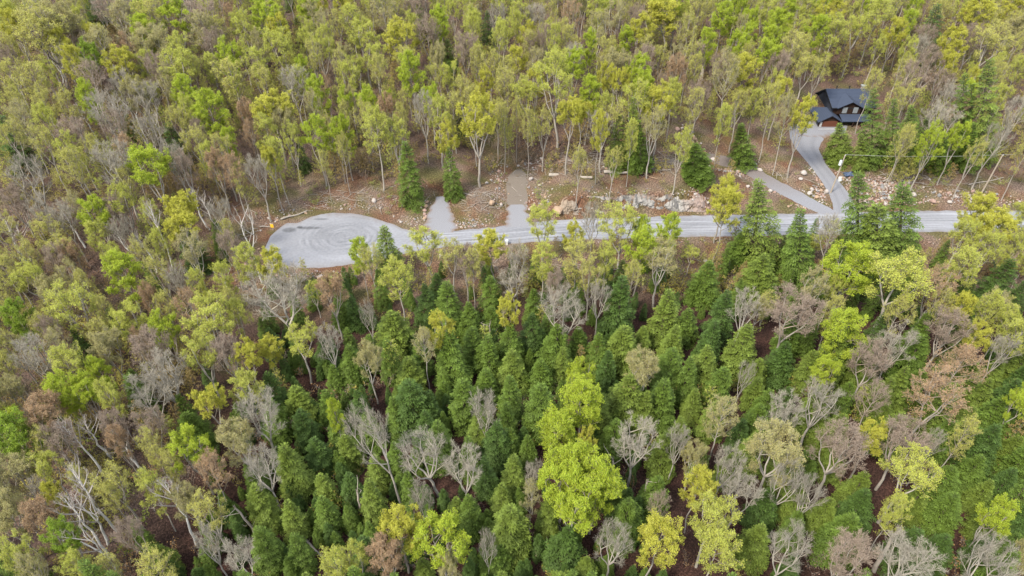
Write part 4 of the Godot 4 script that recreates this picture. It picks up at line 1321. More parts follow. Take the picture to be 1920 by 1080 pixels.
const TREES := """G -117.7 164.2 16.5 3.9 0.00 31 1 1
O -104.5 154.2 19.5 6.4 0.00 31 1 0
K -112.4 166.4 18.1 5.2 0.00 31 0 0
hd -111.7 188.4 9.8 4.7 0.00 31 0 -1
P -97.4 173.1 17.3 4.6 0.00 31 0 -1
h -102.6 191.6 9.3 3.6 0.00 31 0 -1
L -91.0 172.7 15.1 2.7 0.00 50 6 1
O -86.2 168.1 17.6 4.8 0.00 50 6 -1
L -80.5 168.4 17.3 4.6 0.00 52 4 2
P -75.2 169.0 17.6 4.8 0.00 52 5 0
K -92.6 166.8 17.2 4.5 0.00 24 7 -1
L -86.1 161.3 16.5 3.9 0.00 50 6 0
K -82.0 155.8 17.6 4.8 0.00 50 6 1
K -104.3 159.9 17.9 5.1 0.00 31 1 -1
O -103.8 151.4 18.6 5.6 0.00 31 1 1
O -111.0 149.8 15.6 3.2 0.00 31 2 -1
P -109.2 145.0 15.3 2.9 0.00 31 2 -1
Y -100.9 152.7 15.4 3.0 0.00 24 6 1
P -103.9 161.0 15.8 3.4 0.00 31 1 -1
K -92.5 154.0 17.2 4.5 0.00 24 6 -1
R -88.2 154.8 15.8 3.3 0.00 24 7 -1
lg -93.5 149.1 15.6 3.2 0.00 24 6 -1
Y -85.8 147.2 16.2 3.7 0.00 24 7 -1
G -81.5 149.4 14.8 2.5 0.00 50 6 -1
P -78.3 146.7 15.3 2.9 0.00 50 6 -1
O -104.8 138.5 16.3 3.7 0.00 49 6 2
O -98.4 136.4 16.5 3.9 0.00 24 5 1
B -97.1 148.0 15.3 2.9 0.00 24 6 -1
P -87.8 137.9 16.5 4.0 0.00 24 6 -1
B -83.1 139.9 14.9 2.6 0.00 24 7 -1
K -77.9 135.4 15.4 3.0 0.00 50 5 -1
G -75.0 154.4 16.4 3.8 0.00 22 5 1
G -72.1 144.3 17.6 4.8 0.00 22 5 0
K -73.5 141.7 15.5 3.1 0.00 50 6 0
L -67.9 136.0 15.7 3.3 0.00 22 5 -1
L -64.5 153.8 15.5 3.0 0.00 52 4 1
O -69.9 146.5 15.3 2.9 0.00 22 6 -1
K -73.4 163.9 17.2 4.5 0.00 52 4 -1
O -70.5 165.9 15.6 3.2 0.00 52 5 0
G -64.6 167.8 15.7 3.2 0.00 52 5 0
L -60.7 173.1 17.1 4.4 0.00 52 6 0
Y -56.7 168.3 15.7 3.2 0.00 52 6 0
L -65.6 184.2 14.9 2.6 0.00 52 6 1
h -56.8 184.5 7.4 2.3 0.00 52 7 -1
K -50.5 176.1 15.8 3.4 0.00 52 7 0
G -54.5 158.3 16.4 3.9 0.00 52 6 0
G -56.7 149.0 16.0 3.5 0.00 52 3 -1
O -60.3 141.3 17.5 4.8 0.00 22 7 -1
G -66.9 149.1 15.1 2.7 0.00 22 6 -1
G -52.8 155.8 15.5 3.1 0.00 52 7 0
L -41.5 139.2 15.5 3.1 0.00 52 1 1
G -46.8 144.2 15.0 2.7 0.00 52 1 -1
B -47.0 142.2 16.1 3.6 0.00 52 1 -1
O -54.3 143.4 15.3 2.9 0.00 52 3 -1
L -61.1 129.7 16.9 4.3 0.00 22 6 -1
Y -48.8 130.7 17.3 4.6 0.00 22 0 -1
R -54.7 132.0 14.9 2.5 0.00 22 0 -1
G -66.3 130.5 14.8 2.5 0.00 50 0 -1
O -67.1 127.3 15.0 2.7 0.00 50 0 -1
B -75.4 133.9 15.9 3.4 0.00 50 5 -1
B -79.3 124.9 17.0 4.3 0.00 24 0 -1
B -70.6 122.4 16.0 3.5 0.00 50 3 -1
P -77.3 122.6 15.4 3.0 0.00 24 0 -1
hl -82.6 136.4 6.5 2.7 0.00 50 4 -1
hd -99.4 123.5 12.0 4.7 0.00 49 4 -1
K -94.7 122.4 15.7 3.2 0.00 49 6 -1
G -89.9 122.3 15.4 3.0 0.00 24 4 -1
O -94.1 129.8 15.0 2.7 0.00 24 4 -1
P -83.2 118.2 15.6 3.2 0.00 24 2 -1
O -99.1 128.9 15.3 2.9 0.00 49 6 1
h -104.7 144.1 6.4 2.2 0.00 24 4 -1
O -89.3 129.7 15.0 2.7 0.00 24 5 0
B -88.1 108.6 15.2 4.0 0.00 49 2 -1
O -88.1 116.3 14.8 2.5 0.00 49 0 -1
G -82.6 114.8 15.0 2.7 0.00 24 2 -1
O -80.1 110.1 15.5 3.1 0.00 49 1 -1
O -77.8 114.4 14.8 2.5 0.00 24 2 -1
B -72.3 110.4 16.7 4.1 0.00 23 4 -1
R -71.8 114.3 15.0 2.7 0.00 23 5 -1
L -65.7 109.3 17.1 4.4 0.00 23 0 -1
hd -69.8 128.1 10.6 3.6 0.00 50 2 -1
B -63.7 114.6 14.8 2.5 0.00 23 7 -1
G -57.4 115.3 14.3 2.1 0.00 22 2 -1
P -61.1 112.2 14.5 2.3 0.00 23 0 -1
O -55.7 117.7 14.9 2.6 0.00 22 2 -1
L -55.4 121.0 14.2 2.0 0.00 22 1 -1
G -49.3 125.0 15.3 2.9 0.00 22 0 1
R -52.2 125.2 14.2 2.0 0.00 22 1 -1
hd -44.5 129.1 7.1 2.3 0.00 22 1 -1
L -38.9 124.0 15.5 3.1 0.00 52 1 2
L -34.9 124.7 14.2 2.0 0.00 14 3 4
G -45.5 118.3 14.9 2.6 0.00 22 1 -1
R -52.2 112.2 15.0 2.7 0.00 22 2 1
B -48.1 113.2 14.8 2.5 0.00 22 1 -1
O -51.4 112.4 13.1 2.3 0.00 22 1 -1
Y -46.6 116.8 14.4 2.1 0.00 22 1 -1
R -55.5 113.3 14.3 2.1 0.00 22 2 0
O -60.8 119.3 15.2 2.8 0.00 22 3 -1
O -70.5 108.7 13.2 2.4 0.00 23 3 -1
K -46.6 129.1 15.1 2.7 0.00 22 0 -1
G -44.7 159.7 15.6 3.1 0.00 52 0 0
K -45.8 170.4 15.4 3.0 0.00 52 7 1
G -49.0 162.0 15.0 2.6 0.00 52 7 1
L -51.8 178.4 16.2 3.7 0.00 52 7 -1
W -107.1 157.3 9.0 1.9 0.20 24 6 1
W -100.1 151.3 9.0 1.9 -0.09 24 6 0
W -89.5 134.5 9.0 1.9 -0.19 24 5 -1
W -83.4 141.5 9.0 1.9 -0.03 50 5 -1
W -84.8 135.6 10.0 1.9 0.07 24 7 -1
W -65.2 120.3 9.0 1.9 -0.15 23 0 -1
G -39.3 171.2 16.4 3.8 0.00 52 7 5
K -31.4 175.3 17.8 5.0 0.00 14 6 -1
G -35.1 163.3 16.6 4.0 0.00 14 5 1
Y -26.5 162.0 17.2 4.5 0.00 14 6 0
L -18.0 170.0 15.7 3.3 0.00 14 7 -1
P -20.4 164.9 15.9 3.5 0.00 14 6 0
G -9.7 171.9 15.4 3.0 0.00 35 3 1
hd -6.3 182.7 9.6 3.2 0.00 35 3 -1
h -16.0 168.7 8.7 3.4 0.00 14 7 -1
B -3.5 174.4 15.5 3.0 0.00 35 3 -1
G 1.8 176.2 15.5 3.1 0.00 35 2 0
B 5.8 176.3 15.5 3.1 0.00 35 1 -1
O 9.5 179.6 15.5 3.1 0.00 35 0 2
R 14.3 171.2 15.4 3.0 0.00 51 6 -1
G 20.3 171.7 16.0 3.5 0.00 51 6 0
K 24.5 169.1 15.7 3.2 0.00 51 7 0
Y 34.4 163.2 15.4 3.4 -0.30 51 7 -1
Y 39.5 173.7 15.9 6.3 -0.22 7 5 0
L 42.2 180.5 15.9 3.4 0.00 7 5 0
K 20.6 163.5 16.2 3.7 0.00 51 6 -1
P 8.8 161.2 15.2 2.9 0.00 51 5 -1
O 13.2 159.2 14.6 2.3 0.00 51 5 0
O 4.2 159.2 15.2 2.9 0.00 51 4 -1
L -21.3 143.1 18.1 3.6 -0.03 14 1 0
G -13.4 146.0 15.3 2.9 0.00 14 0 1
O -17.3 145.7 15.0 2.7 0.00 14 0 0
G -31.0 153.9 15.8 3.3 0.00 14 4 0
G -36.1 147.5 15.7 3.2 0.00 14 4 2
O -8.1 152.4 14.8 2.5 0.00 14 0 1
O -4.8 150.2 15.1 2.7 0.00 13 6 1
L 17.4 155.3 14.8 2.5 0.00 51 6 0
G 10.1 146.1 15.9 3.4 0.00 51 4 -1
G 10.0 135.4 20.5 4.8 -0.10 51 3 -1
L 13.5 145.0 15.6 3.1 0.00 51 3 -1
L 15.9 134.9 15.4 3.0 0.00 51 2 -1
G 4.7 138.1 16.0 3.3 -0.17 13 7 -1
O -1.2 140.0 16.0 3.3 -0.03 13 7 0
Y 1.0 152.6 15.1 2.8 0.00 51 4 1
K 5.6 151.5 15.4 3.0 0.00 51 4 -1
L 27.2 142.9 15.5 3.1 0.00 51 0 -1
K 22.4 145.0 15.9 3.4 0.00 51 0 0
O 20.4 152.0 15.1 2.7 0.00 51 7 0
L 27.1 136.6 14.9 2.6 0.00 51 1 -1
G 25.1 130.1 16.4 3.8 0.00 51 1 1
Y 29.6 128.7 16.1 3.6 0.00 7 3 -1
Y -6.7 123.3 19.8 4.6 0.01 13 2 -1
G -14.8 129.4 15.6 3.2 0.00 13 4 -1
B -18.0 130.6 16.3 2.7 -0.01 14 2 -1
hd -11.9 141.8 6.5 2.5 0.00 13 4 -1
R -25.9 132.9 14.9 2.5 0.00 14 3 -1
G -26.6 122.3 18.2 3.7 0.02 14 3 -1
G -23.0 124.0 15.0 2.7 0.00 14 2 -1
L -33.6 125.6 14.5 2.2 0.00 14 3 3
h -20.2 119.0 13.4 3.8 -0.03 3 5 -1
h -11.8 120.6 11.5 2.7 -0.06 3 6 -1
Y -12.7 123.0 15.0 2.6 0.00 13 3 -1
O -8.7 138.1 14.9 2.6 0.00 13 6 0
Y 11.1 124.2 16.8 3.0 0.03 51 2 1
B 18.3 125.0 13.8 2.7 -0.10 19 5 -1
O 20.9 126.5 14.7 2.4 0.00 19 6 -1
hl 22.1 125.7 12.7 3.2 -0.07 19 5 -1
h 27.0 125.2 11.4 4.2 -0.18 19 6 -1
hl 25.3 126.1 15.8 3.0 -0.11 19 6 -1
P 5.0 159.6 14.9 2.6 0.00 51 4 -1
O 12.9 116.0 14.1 1.9 0.00 19 4 1
O -3.0 133.1 14.6 2.3 0.00 13 0 0
O 19.5 116.3 14.4 2.1 0.00 19 4 0
K 27.7 122.7 15.4 3.0 0.00 19 7 -1
P -10.7 157.3 15.8 3.3 0.00 14 7 -1
O -10.4 140.4 15.0 2.6 0.00 13 5 1
R 35.5 143.9 15.0 2.7 0.00 7 3 -1
P -23.9 179.2 16.2 3.7 0.00 14 6 1
O -28.3 177.9 15.5 3.1 0.00 14 6 -1
G -1.8 181.1 15.6 3.1 0.00 35 3 0
K 16.4 175.9 15.1 2.8 0.00 35 0 1
G 43.5 176.8 14.5 2.2 0.00 7 5 0
L 52.0 173.0 16.1 3.6 0.00 7 7 0
hd 59.6 190.0 9.2 3.0 0.00 7 7 -1
O 47.2 178.2 15.8 3.4 0.00 7 6 1
L 52.3 158.7 15.2 2.9 0.00 7 0 0
L 56.1 163.9 15.0 2.7 0.00 7 0 1
G 64.4 178.0 15.9 3.4 0.00 7 7 1
L 64.1 168.8 16.3 3.8 0.00 7 0 4
L 69.9 178.1 15.2 2.8 0.00 7 7 4
L 58.1 154.0 15.8 3.3 0.00 7 0 2
Y 51.0 146.3 16.5 3.9 0.00 7 1 -1
K 46.4 141.2 19.9 3.8 -0.06 7 1 -1
O 64.2 155.8 16.7 4.1 0.00 1 5 3
L 73.5 166.0 16.0 3.5 0.00 1 6 -1
G 76.5 164.7 16.6 4.0 0.00 1 6 -1
Y 79.6 175.9 16.5 3.9 0.00 48 4 1
G 89.6 172.3 17.4 4.6 0.00 48 5 -1
Y 92.4 166.6 15.3 3.0 0.00 48 4 0
L 97.2 171.1 15.1 2.7 0.00 48 5 0
hd 112.4 196.7 7.7 2.7 0.00 48 5 0
hd 108.7 202.1 8.5 2.8 0.00 48 5 1
hd 106.0 171.9 16.9 4.6 -0.17 48 6 -1
Y 103.1 160.2 16.2 3.7 0.00 47 6 -1
Y 99.4 153.1 14.9 2.5 0.00 47 2 -1
Y 113.7 172.1 17.7 4.9 0.00 47 7 -1
Y 128.5 179.8 16.9 4.2 0.00 32 3 -1
G 115.7 181.8 15.6 3.1 0.00 48 7 -1
O 107.4 175.6 16.1 3.6 0.00 48 7 0
O 109.9 157.6 17.9 5.1 0.00 47 0 0
O 87.4 147.9 15.4 3.0 0.00 48 3 -1
B 96.3 160.5 14.6 2.4 0.00 48 3 -1
P 95.7 154.0 15.5 3.1 0.00 47 3 0
O 66.5 151.0 16.0 3.5 0.00 1 5 1
Y 58.0 140.7 15.0 2.6 0.00 1 4 1
O 54.3 133.6 18.0 2.8 -0.05 1 4 -1
Y 59.1 128.0 18.0 3.1 -0.04 1 4 0
K 56.3 129.3 18.4 2.5 -0.06 1 4 -1
h 50.4 132.7 10.1 4.2 -0.22 21 6 -1
h 37.9 123.5 8.0 4.6 -0.17 21 4 -1
h 77.6 130.7 17.8 4.0 -0.30 1 1 -1
hl 74.9 129.2 9.0 2.6 -0.30 5 7 -1
hl 72.1 133.6 9.2 3.7 -0.30 1 2 -1
h 81.8 130.6 15.7 3.5 -0.30 1 0 -1
h 85.8 131.1 14.2 4.0 -0.30 20 7 0
h 89.2 131.3 11.5 3.1 -0.30 20 7 1
B 88.1 130.1 14.8 3.9 -0.03 6 5 -1
h 91.6 129.3 9.7 3.3 -0.30 6 5 1
h 96.7 132.7 20.3 3.6 -0.30 47 2 -1
hl 101.4 132.9 23.3 5.4 -0.30 6 6 -1
h 97.5 128.8 11.5 3.8 -0.30 6 5 0
hd 98.9 134.2 17.1 2.9 -0.28 6 5 -1
B 104.3 132.1 15.1 2.8 0.00 6 6 1
R 92.8 132.9 14.3 2.1 0.00 47 2 -1
O 85.4 138.8 14.7 2.4 0.00 47 3 -1
P 86.9 143.5 16.2 3.6 0.00 47 3 1
O 115.9 157.2 15.5 3.1 0.00 47 0 2
O 106.9 146.4 15.1 2.7 0.00 47 1 -1
K 120.3 165.3 16.0 3.5 0.00 32 2 -1
B 92.9 137.5 15.2 2.8 0.00 47 2 -1
B 95.9 122.9 15.0 2.6 0.00 6 6 0
O 37.5 131.5 15.1 2.7 0.00 7 2 -1
G 75.0 180.3 15.9 3.4 0.00 7 7 6
G 84.2 168.9 15.7 3.3 0.00 48 4 1
O 79.5 144.8 15.0 2.7 0.00 1 7 -1
O 69.5 150.7 15.1 2.8 0.00 1 5 0
O 48.6 137.3 14.9 2.6 0.00 7 1 -1
P 60.4 151.0 15.1 2.8 0.00 1 5 0
P -89.4 104.7 13.9 3.0 0.00 28 6 -1
B -85.4 104.1 13.2 2.4 0.00 28 7 -1
B -80.7 103.0 13.4 2.6 0.00 28 0 -1
L -74.9 102.8 14.1 3.2 0.00 30 5 -1
G -70.6 105.2 13.7 2.8 0.00 23 3 -1
G -64.9 102.6 12.7 2.0 0.00 23 2 -1
Y -58.8 102.7 14.1 3.2 0.00 23 1 0
Y -56.9 97.9 14.5 3.5 0.00 23 1 1
P -71.6 104.2 13.0 2.2 0.00 23 3 -1
K -79.3 104.8 13.0 2.2 0.00 28 0 -1
O -82.1 99.3 13.9 3.0 0.00 28 0 0
O -76.1 93.1 13.7 2.8 0.00 28 0 1
G -73.3 98.6 13.4 2.6 0.00 30 5 1
B -68.9 99.1 13.1 2.4 0.00 30 6 -1
G -60.5 95.0 12.8 2.1 0.00 30 7 -1
hd -57.9 99.3 9.2 3.3 0.00 27 5 -1
h -54.0 101.5 6.0 2.0 0.00 27 6 0
G -43.9 89.7 13.6 2.8 0.00 27 7 -1
O -49.5 98.0 12.2 1.6 0.00 27 6 -1
P -48.4 94.2 12.8 2.1 0.00 27 6 -1
B -52.0 102.0 13.4 2.6 0.00 23 1 -1
P -76.3 91.5 13.0 2.3 0.00 28 1 -1
R -74.7 92.4 12.8 2.1 0.00 30 4 -1
O -82.5 87.9 13.4 2.6 0.00 28 2 -1
O -69.5 85.5 12.7 2.0 0.00 30 4 -1
L -63.6 87.0 14.7 3.6 0.00 30 4 -1
h -63.0 92.9 7.7 1.9 0.00 30 0 -1
B -53.8 85.4 13.1 2.3 0.00 27 4 -1
G -50.6 84.9 12.7 2.0 0.00 27 4 -1
G -77.4 85.3 13.7 2.9 0.00 28 2 -1
K -72.5 87.4 12.9 2.2 0.00 30 4 -1
G -67.7 78.6 15.0 3.9 0.00 30 3 -1
R -57.6 82.4 12.2 1.6 0.00 30 1 -1
R -50.0 79.4 13.4 2.6 0.00 29 7 -1
G -44.9 75.3 15.3 4.2 0.00 27 3 -1
L -52.4 74.9 13.3 2.5 0.00 29 2 -1
G -58.0 76.4 14.0 3.0 0.00 29 4 -1
O -63.5 79.6 12.6 1.9 0.00 30 3 -1
lg -75.2 77.2 13.4 2.6 0.00 37 7 -1
O -80.3 82.0 13.0 2.3 0.00 37 6 -1
B -35.7 78.9 16.8 5.4 0.00 11 2 -1
Y -39.1 88.3 13.6 2.7 0.00 11 6 -1
G -31.7 73.0 12.1 3.0 0.04 12 7 -1
R -28.1 81.4 13.4 2.6 0.00 11 0 -1
h -28.5 84.3 7.2 2.2 0.00 11 0 1
Y -38.1 69.2 12.8 2.1 0.00 12 4 -1
Y -37.0 72.8 9.5 2.5 0.07 12 7 -1
hd -38.4 78.4 6.5 2.4 0.00 12 7 -1
hd -67.6 76.5 8.3 2.5 0.00 29 4 -1
B -68.6 69.0 14.0 3.0 0.00 37 1 -1
O -73.9 71.8 12.7 2.0 0.00 37 1 -1
K -66.4 71.7 12.9 2.1 0.00 37 0 -1
K -59.4 71.3 13.4 2.6 0.00 29 4 -1
G -62.3 66.6 14.1 3.1 0.00 37 1 -1
P -52.4 70.1 14.2 3.2 0.00 29 3 -1
R -56.1 73.8 12.1 1.5 0.00 29 3 -1
B -48.0 64.6 14.7 3.7 0.00 29 2 0
G -44.5 68.8 13.9 3.0 0.00 29 1 -1
P -41.1 69.3 13.2 2.4 0.00 12 4 -1
hd -46.3 71.0 6.1 1.5 0.00 12 4 -1
L -58.3 66.2 12.6 1.9 0.00 29 3 0
G -42.1 78.3 12.8 2.1 0.00 27 1 -1
O -44.3 81.0 12.6 1.9 0.00 27 2 -1
B -27.2 72.5 12.7 2.0 0.00 12 0 -1
h -27.1 71.3 6.0 2.2 0.00 12 0 0
O -54.2 80.4 12.6 1.9 0.00 29 6 -1
P -69.2 74.2 12.7 2.0 0.00 37 0 -1
O -70.6 75.0 12.7 2.0 0.00 37 0 -1
O -72.6 68.1 12.8 2.1 0.00 37 2 -1
O -63.0 93.0 12.8 2.1 0.00 30 7 -1
O -81.7 92.4 13.0 2.3 0.00 28 1 -1
G -67.6 92.1 12.8 2.1 0.00 30 5 0
W -91.5 102.1 11.4 1.9 0.02 28 5 -1
W -91.2 103.0 9.0 1.9 0.18 28 6 -1
W -65.8 99.1 9.0 1.9 -0.10 30 6 1
W -58.8 109.4 9.0 1.9 -0.10 23 1 0
W -56.2 108.6 9.0 1.9 -0.10 23 1 1
W -81.7 105.5 9.0 1.9 -0.11 28 7 -1
W -48.3 89.5 9.0 1.9 -0.06 27 6 0
W -70.3 102.5 9.0 1.9 -0.22 30 6 0
hl -22.2 97.3 11.2 3.9 0.00 0 0 -1
L -25.6 92.2 13.0 2.3 0.00 0 1 -1
G -14.7 95.8 12.0 3.7 -0.04 3 3 -1
O -10.1 91.0 13.4 2.6 0.00 17 4 1
Y -3.1 95.8 11.3 3.5 -0.08 17 5 -1
B 0.9 92.1 13.0 2.3 0.00 17 0 -1
B 0.9 90.2 9.2 3.0 -0.14 17 1 -1
G 5.5 100.7 13.7 3.4 -0.01 4 0 -1
G 5.1 90.8 13.9 3.0 0.00 17 0 -1
Y 10.8 96.7 12.9 2.1 0.00 4 1 -1
O 10.9 89.9 14.5 3.5 0.00 10 6 -1
B 14.9 102.0 13.2 2.4 -0.06 2 4 -1
G 19.6 98.8 15.3 3.9 -0.09 2 3 -1
L 21.7 93.1 14.4 3.4 0.00 2 2 1
L 23.0 99.1 12.7 2.0 0.00 2 2 0
L 27.3 98.0 13.6 2.7 0.00 2 1 -1
G 15.4 90.0 13.2 2.4 0.00 10 7 -1
K 24.9 90.4 14.5 3.5 0.00 2 1 -1
O 12.8 86.8 12.9 2.2 0.00 10 7 0
O 19.9 87.3 12.7 2.0 0.00 10 7 1
O -23.4 90.2 13.2 2.4 0.00 0 1 -1
h -22.7 90.3 8.3 2.5 0.00 0 1 0
G -18.2 84.6 14.4 3.4 0.00 0 1 -1
hd -12.9 90.7 6.6 2.5 0.00 17 4 -1
h -3.6 88.3 9.2 3.1 0.00 17 2 0
h -3.5 84.1 6.2 2.4 0.00 17 2 1
Y -0.6 78.9 13.0 2.2 0.00 10 4 -1
B 7.7 78.6 15.0 3.9 0.00 10 3 -1
h 11.2 88.9 6.3 2.5 0.00 10 7 0
h 8.7 92.2 7.1 2.6 0.00 10 6 -1
h 18.9 92.4 8.5 2.4 0.00 10 7 2
B 13.9 82.7 12.9 2.1 0.00 10 0 -1
hd 17.4 83.4 12.6 4.7 0.00 10 0 -1
hl 17.2 76.1 9.2 4.7 0.00 10 1 -1
hl 24.8 82.2 10.9 4.6 0.00 10 0 1
hl 25.5 77.3 7.7 3.3 0.00 10 0 2
h 24.0 71.9 8.7 3.5 0.00 46 0 1
hd -26.3 84.3 7.0 2.8 0.00 11 0 -1
hl -18.9 79.2 9.1 4.7 0.00 0 1 -1
hd -14.2 85.6 9.0 2.9 0.00 17 3 -1
h -10.5 84.1 11.3 4.0 0.00 17 3 1
h -7.0 83.0 7.9 3.0 0.00 17 3 0
Y -10.7 74.6 13.3 2.5 0.00 17 3 -1
K -12.9 71.8 12.9 2.1 0.00 17 3 -1
h -9.3 73.5 10.8 4.7 0.00 17 3 3
h -6.2 77.0 8.3 2.9 0.00 17 2 2
h -3.6 74.4 9.2 3.4 0.00 10 3 2
h -0.3 77.2 8.7 3.3 0.00 10 3 1
hd 3.2 79.8 8.8 3.0 0.00 10 3 -1
h 3.6 87.8 7.0 2.5 0.00 10 4 -1
h 7.0 76.6 9.9 4.1 0.00 10 2 -1
h 10.6 79.3 6.8 3.0 0.00 10 1 0
hl 0.0 71.8 9.0 3.4 0.00 46 5 1
h 4.3 71.5 7.3 3.4 0.00 46 5 -1
hl 7.7 73.3 8.4 2.8 0.00 46 5 0
K 18.3 67.0 13.7 2.9 0.00 46 7 -1
h 13.5 76.2 8.4 2.9 0.00 10 1 1
hd 14.5 72.3 8.4 2.8 0.00 46 7 -1
L 9.5 65.0 13.1 2.3 0.00 46 6 -1
h -24.5 72.7 8.5 2.8 0.00 12 0 1
hl -15.6 71.2 7.5 3.5 0.00 39 6 -1
B -22.2 78.1 11.9 1.4 0.00 11 0 -1
K -20.5 68.7 12.8 2.1 0.00 12 0 -1
h 6.1 82.6 8.1 2.6 0.00 10 3 0
P -7.7 90.6 12.8 2.0 0.00 17 4 -1
P 6.9 84.5 13.1 2.3 0.00 10 6 -1
O -6.5 89.8 13.0 2.2 0.00 17 4 0
Y 38.8 106.5 13.9 3.0 0.00 8 6 -1
Y 37.8 102.2 15.9 3.4 0.01 8 2 -1
hl 45.6 102.1 18.0 6.0 -0.17 8 0 -1
h 51.9 95.6 16.4 4.9 -0.24 18 5 2
B 56.7 97.4 14.1 2.3 -0.17 18 5 -1
h 64.6 100.9 21.0 5.0 -0.30 20 3 -1
h 72.2 100.5 19.0 5.3 -0.30 20 1 -1
hl 67.0 98.2 16.7 6.0 -0.30 18 7 -1
L 54.9 87.5 15.9 4.7 0.00 18 1 -1
G 60.3 83.1 17.2 5.8 0.00 18 0 -1
hl 42.8 92.3 10.0 4.7 0.00 15 5 -1
h 33.4 91.5 9.0 3.8 0.00 8 2 2
h 41.9 101.8 7.4 3.4 0.00 8 2 0
B 36.2 79.6 13.2 2.4 0.00 15 4 -1
P 42.5 76.7 15.3 4.2 0.00 15 4 -1
K 48.6 84.9 13.5 2.7 0.00 15 7 -1
G 52.1 84.8 12.5 1.8 0.00 18 3 -1
R 67.6 83.7 14.1 3.2 0.00 18 0 -1
G 73.4 87.5 14.9 3.8 0.00 38 5 1
Y 83.3 102.7 14.6 3.6 0.00 6 2 0
Y 83.5 97.3 15.2 4.0 0.00 6 2 1
G 78.1 96.3 13.8 2.9 0.00 6 3 -1
G 90.7 102.4 13.7 2.8 0.00 6 1 -1
hd 83.4 90.4 10.1 3.8 0.00 38 5 -1
hd 85.5 88.0 7.6 3.1 0.00 38 6 -1
Y 69.5 79.1 13.2 2.4 0.00 38 4 1
P 65.3 74.7 14.3 3.3 0.00 16 6 -1
G 74.2 79.2 13.4 2.6 0.00 38 5 0
Y 68.9 73.3 12.9 2.2 0.00 38 4 0
G 74.4 72.6 13.8 3.0 0.00 38 3 -1
G 75.2 76.6 13.0 2.2 0.00 38 4 -1
B 71.9 70.8 12.8 2.1 0.00 38 3 -1
L 48.7 72.8 14.8 3.8 0.00 15 0 -1
hd 34.0 82.1 10.4 3.8 0.00 15 4 0
h 28.4 81.8 7.3 3.0 0.00 15 4 1
hl 35.8 75.7 10.4 4.0 0.00 15 3 0
hd 41.6 73.8 8.3 4.0 0.00 15 2 -1
hl 29.5 73.0 8.3 3.4 0.00 15 3 1
h 26.3 70.3 8.8 2.8 0.00 46 0 2
hl 48.3 72.2 11.1 4.1 0.00 45 6 1
h 65.4 79.8 8.5 3.5 0.00 16 6 -1
h 61.2 73.4 10.9 4.0 0.00 16 5 0
B 56.9 72.0 13.7 2.8 0.00 16 5 -1
P 51.1 68.1 13.9 3.0 0.00 45 7 -1
O 59.9 78.7 13.4 2.6 0.00 18 1 -1
R 63.7 67.2 14.5 3.5 0.00 16 7 -1
hl 73.3 71.5 7.2 2.8 0.00 38 3 -1
B 33.5 67.1 11.9 1.3 0.00 45 4 1
hl 45.1 72.2 8.0 2.8 0.00 45 6 0
h 47.9 80.3 8.1 2.4 0.00 15 1 -1
hd 76.9 70.5 7.0 2.8 0.00 38 2 -1
O 50.5 79.7 12.8 2.1 0.00 15 0 -1
O 67.0 80.4 12.8 2.1 0.00 38 4 -1
hd 59.2 80.5 8.4 2.6 0.00 18 1 -1
G 80.4 92.7 13.7 2.8 0.00 6 2 0
G 85.8 93.2 13.7 2.8 0.00 6 2 1
L -60.8 61.9 13.6 2.7 0.00 37 1 -1
L -58.0 62.1 13.2 2.4 0.00 29 3 1
R -61.1 58.3 13.6 2.8 0.00 37 1 -1
K -69.9 63.4 13.1 2.3 0.00 37 2 -1
lg -63.5 55.0 14.3 3.3 0.00 25 5 -1
P -58.1 54.7 12.9 2.2 0.00 25 5 -1
B -49.3 62.1 13.9 3.0 0.00 29 2 1
h -47.4 64.5 7.3 2.1 0.00 12 3 -1
Y -40.7 60.6 13.2 2.4 0.00 12 3 -1
B -33.3 58.7 14.2 3.2 0.00 12 2 -1
P -47.8 57.3 12.9 2.2 0.00 26 6 -1
R -50.9 55.0 12.2 1.6 0.00 25 6 -1
O -46.5 54.4 12.5 1.9 0.00 26 6 2
L -41.0 53.6 13.5 2.7 0.00 26 6 -1
O -44.9 52.4 12.2 1.6 0.00 26 6 1
R -37.4 50.5 13.3 2.5 0.00 26 7 -1
K -35.3 54.6 13.6 2.7 0.00 12 2 -1
B -31.2 51.0 13.5 2.6 0.00 26 7 -1
hl -29.7 54.8 9.3 4.1 0.00 39 4 1
h -33.9 52.3 6.8 2.4 0.00 26 0 0
hd -26.8 57.7 7.4 2.9 0.00 39 4 0
h -25.1 61.8 6.8 2.3 0.00 39 5 1
L -24.1 60.3 11.9 1.4 0.00 39 5 -1
G -58.2 51.1 12.8 2.1 0.00 25 5 -1
K -61.8 50.0 13.6 2.8 0.00 25 5 -1
O -48.4 48.3 13.2 2.4 0.00 25 7 1
G -44.2 48.1 12.8 2.0 0.00 26 5 -1
O -42.8 51.6 12.3 1.7 0.00 26 6 0
h -23.9 48.5 7.5 2.7 0.00 39 3 0
K -39.8 47.1 12.4 1.8 0.00 26 7 -1
O -36.5 45.4 13.3 2.5 0.00 26 0 -1
hl -31.9 48.8 9.7 3.1 0.00 26 0 -1
hl -43.2 42.8 6.4 2.7 0.00 26 3 -1
h -46.3 45.3 7.2 1.7 0.00 26 3 -1
G -56.3 40.1 12.9 2.2 0.00 33 7 -1
lg -51.8 41.8 12.8 2.1 0.00 25 3 -1
R -55.8 44.5 12.8 2.1 0.00 25 4 -1
K -60.1 44.7 13.3 2.5 0.00 33 6 -1
K -61.5 47.4 12.8 2.0 0.00 25 4 -1
B -35.1 41.5 12.6 1.9 0.00 26 1 0
B -30.6 39.4 12.9 2.1 0.00 26 1 1
h -25.8 42.8 8.3 2.2 0.00 26 0 2
h -30.0 43.3 9.2 2.8 0.00 26 0 1
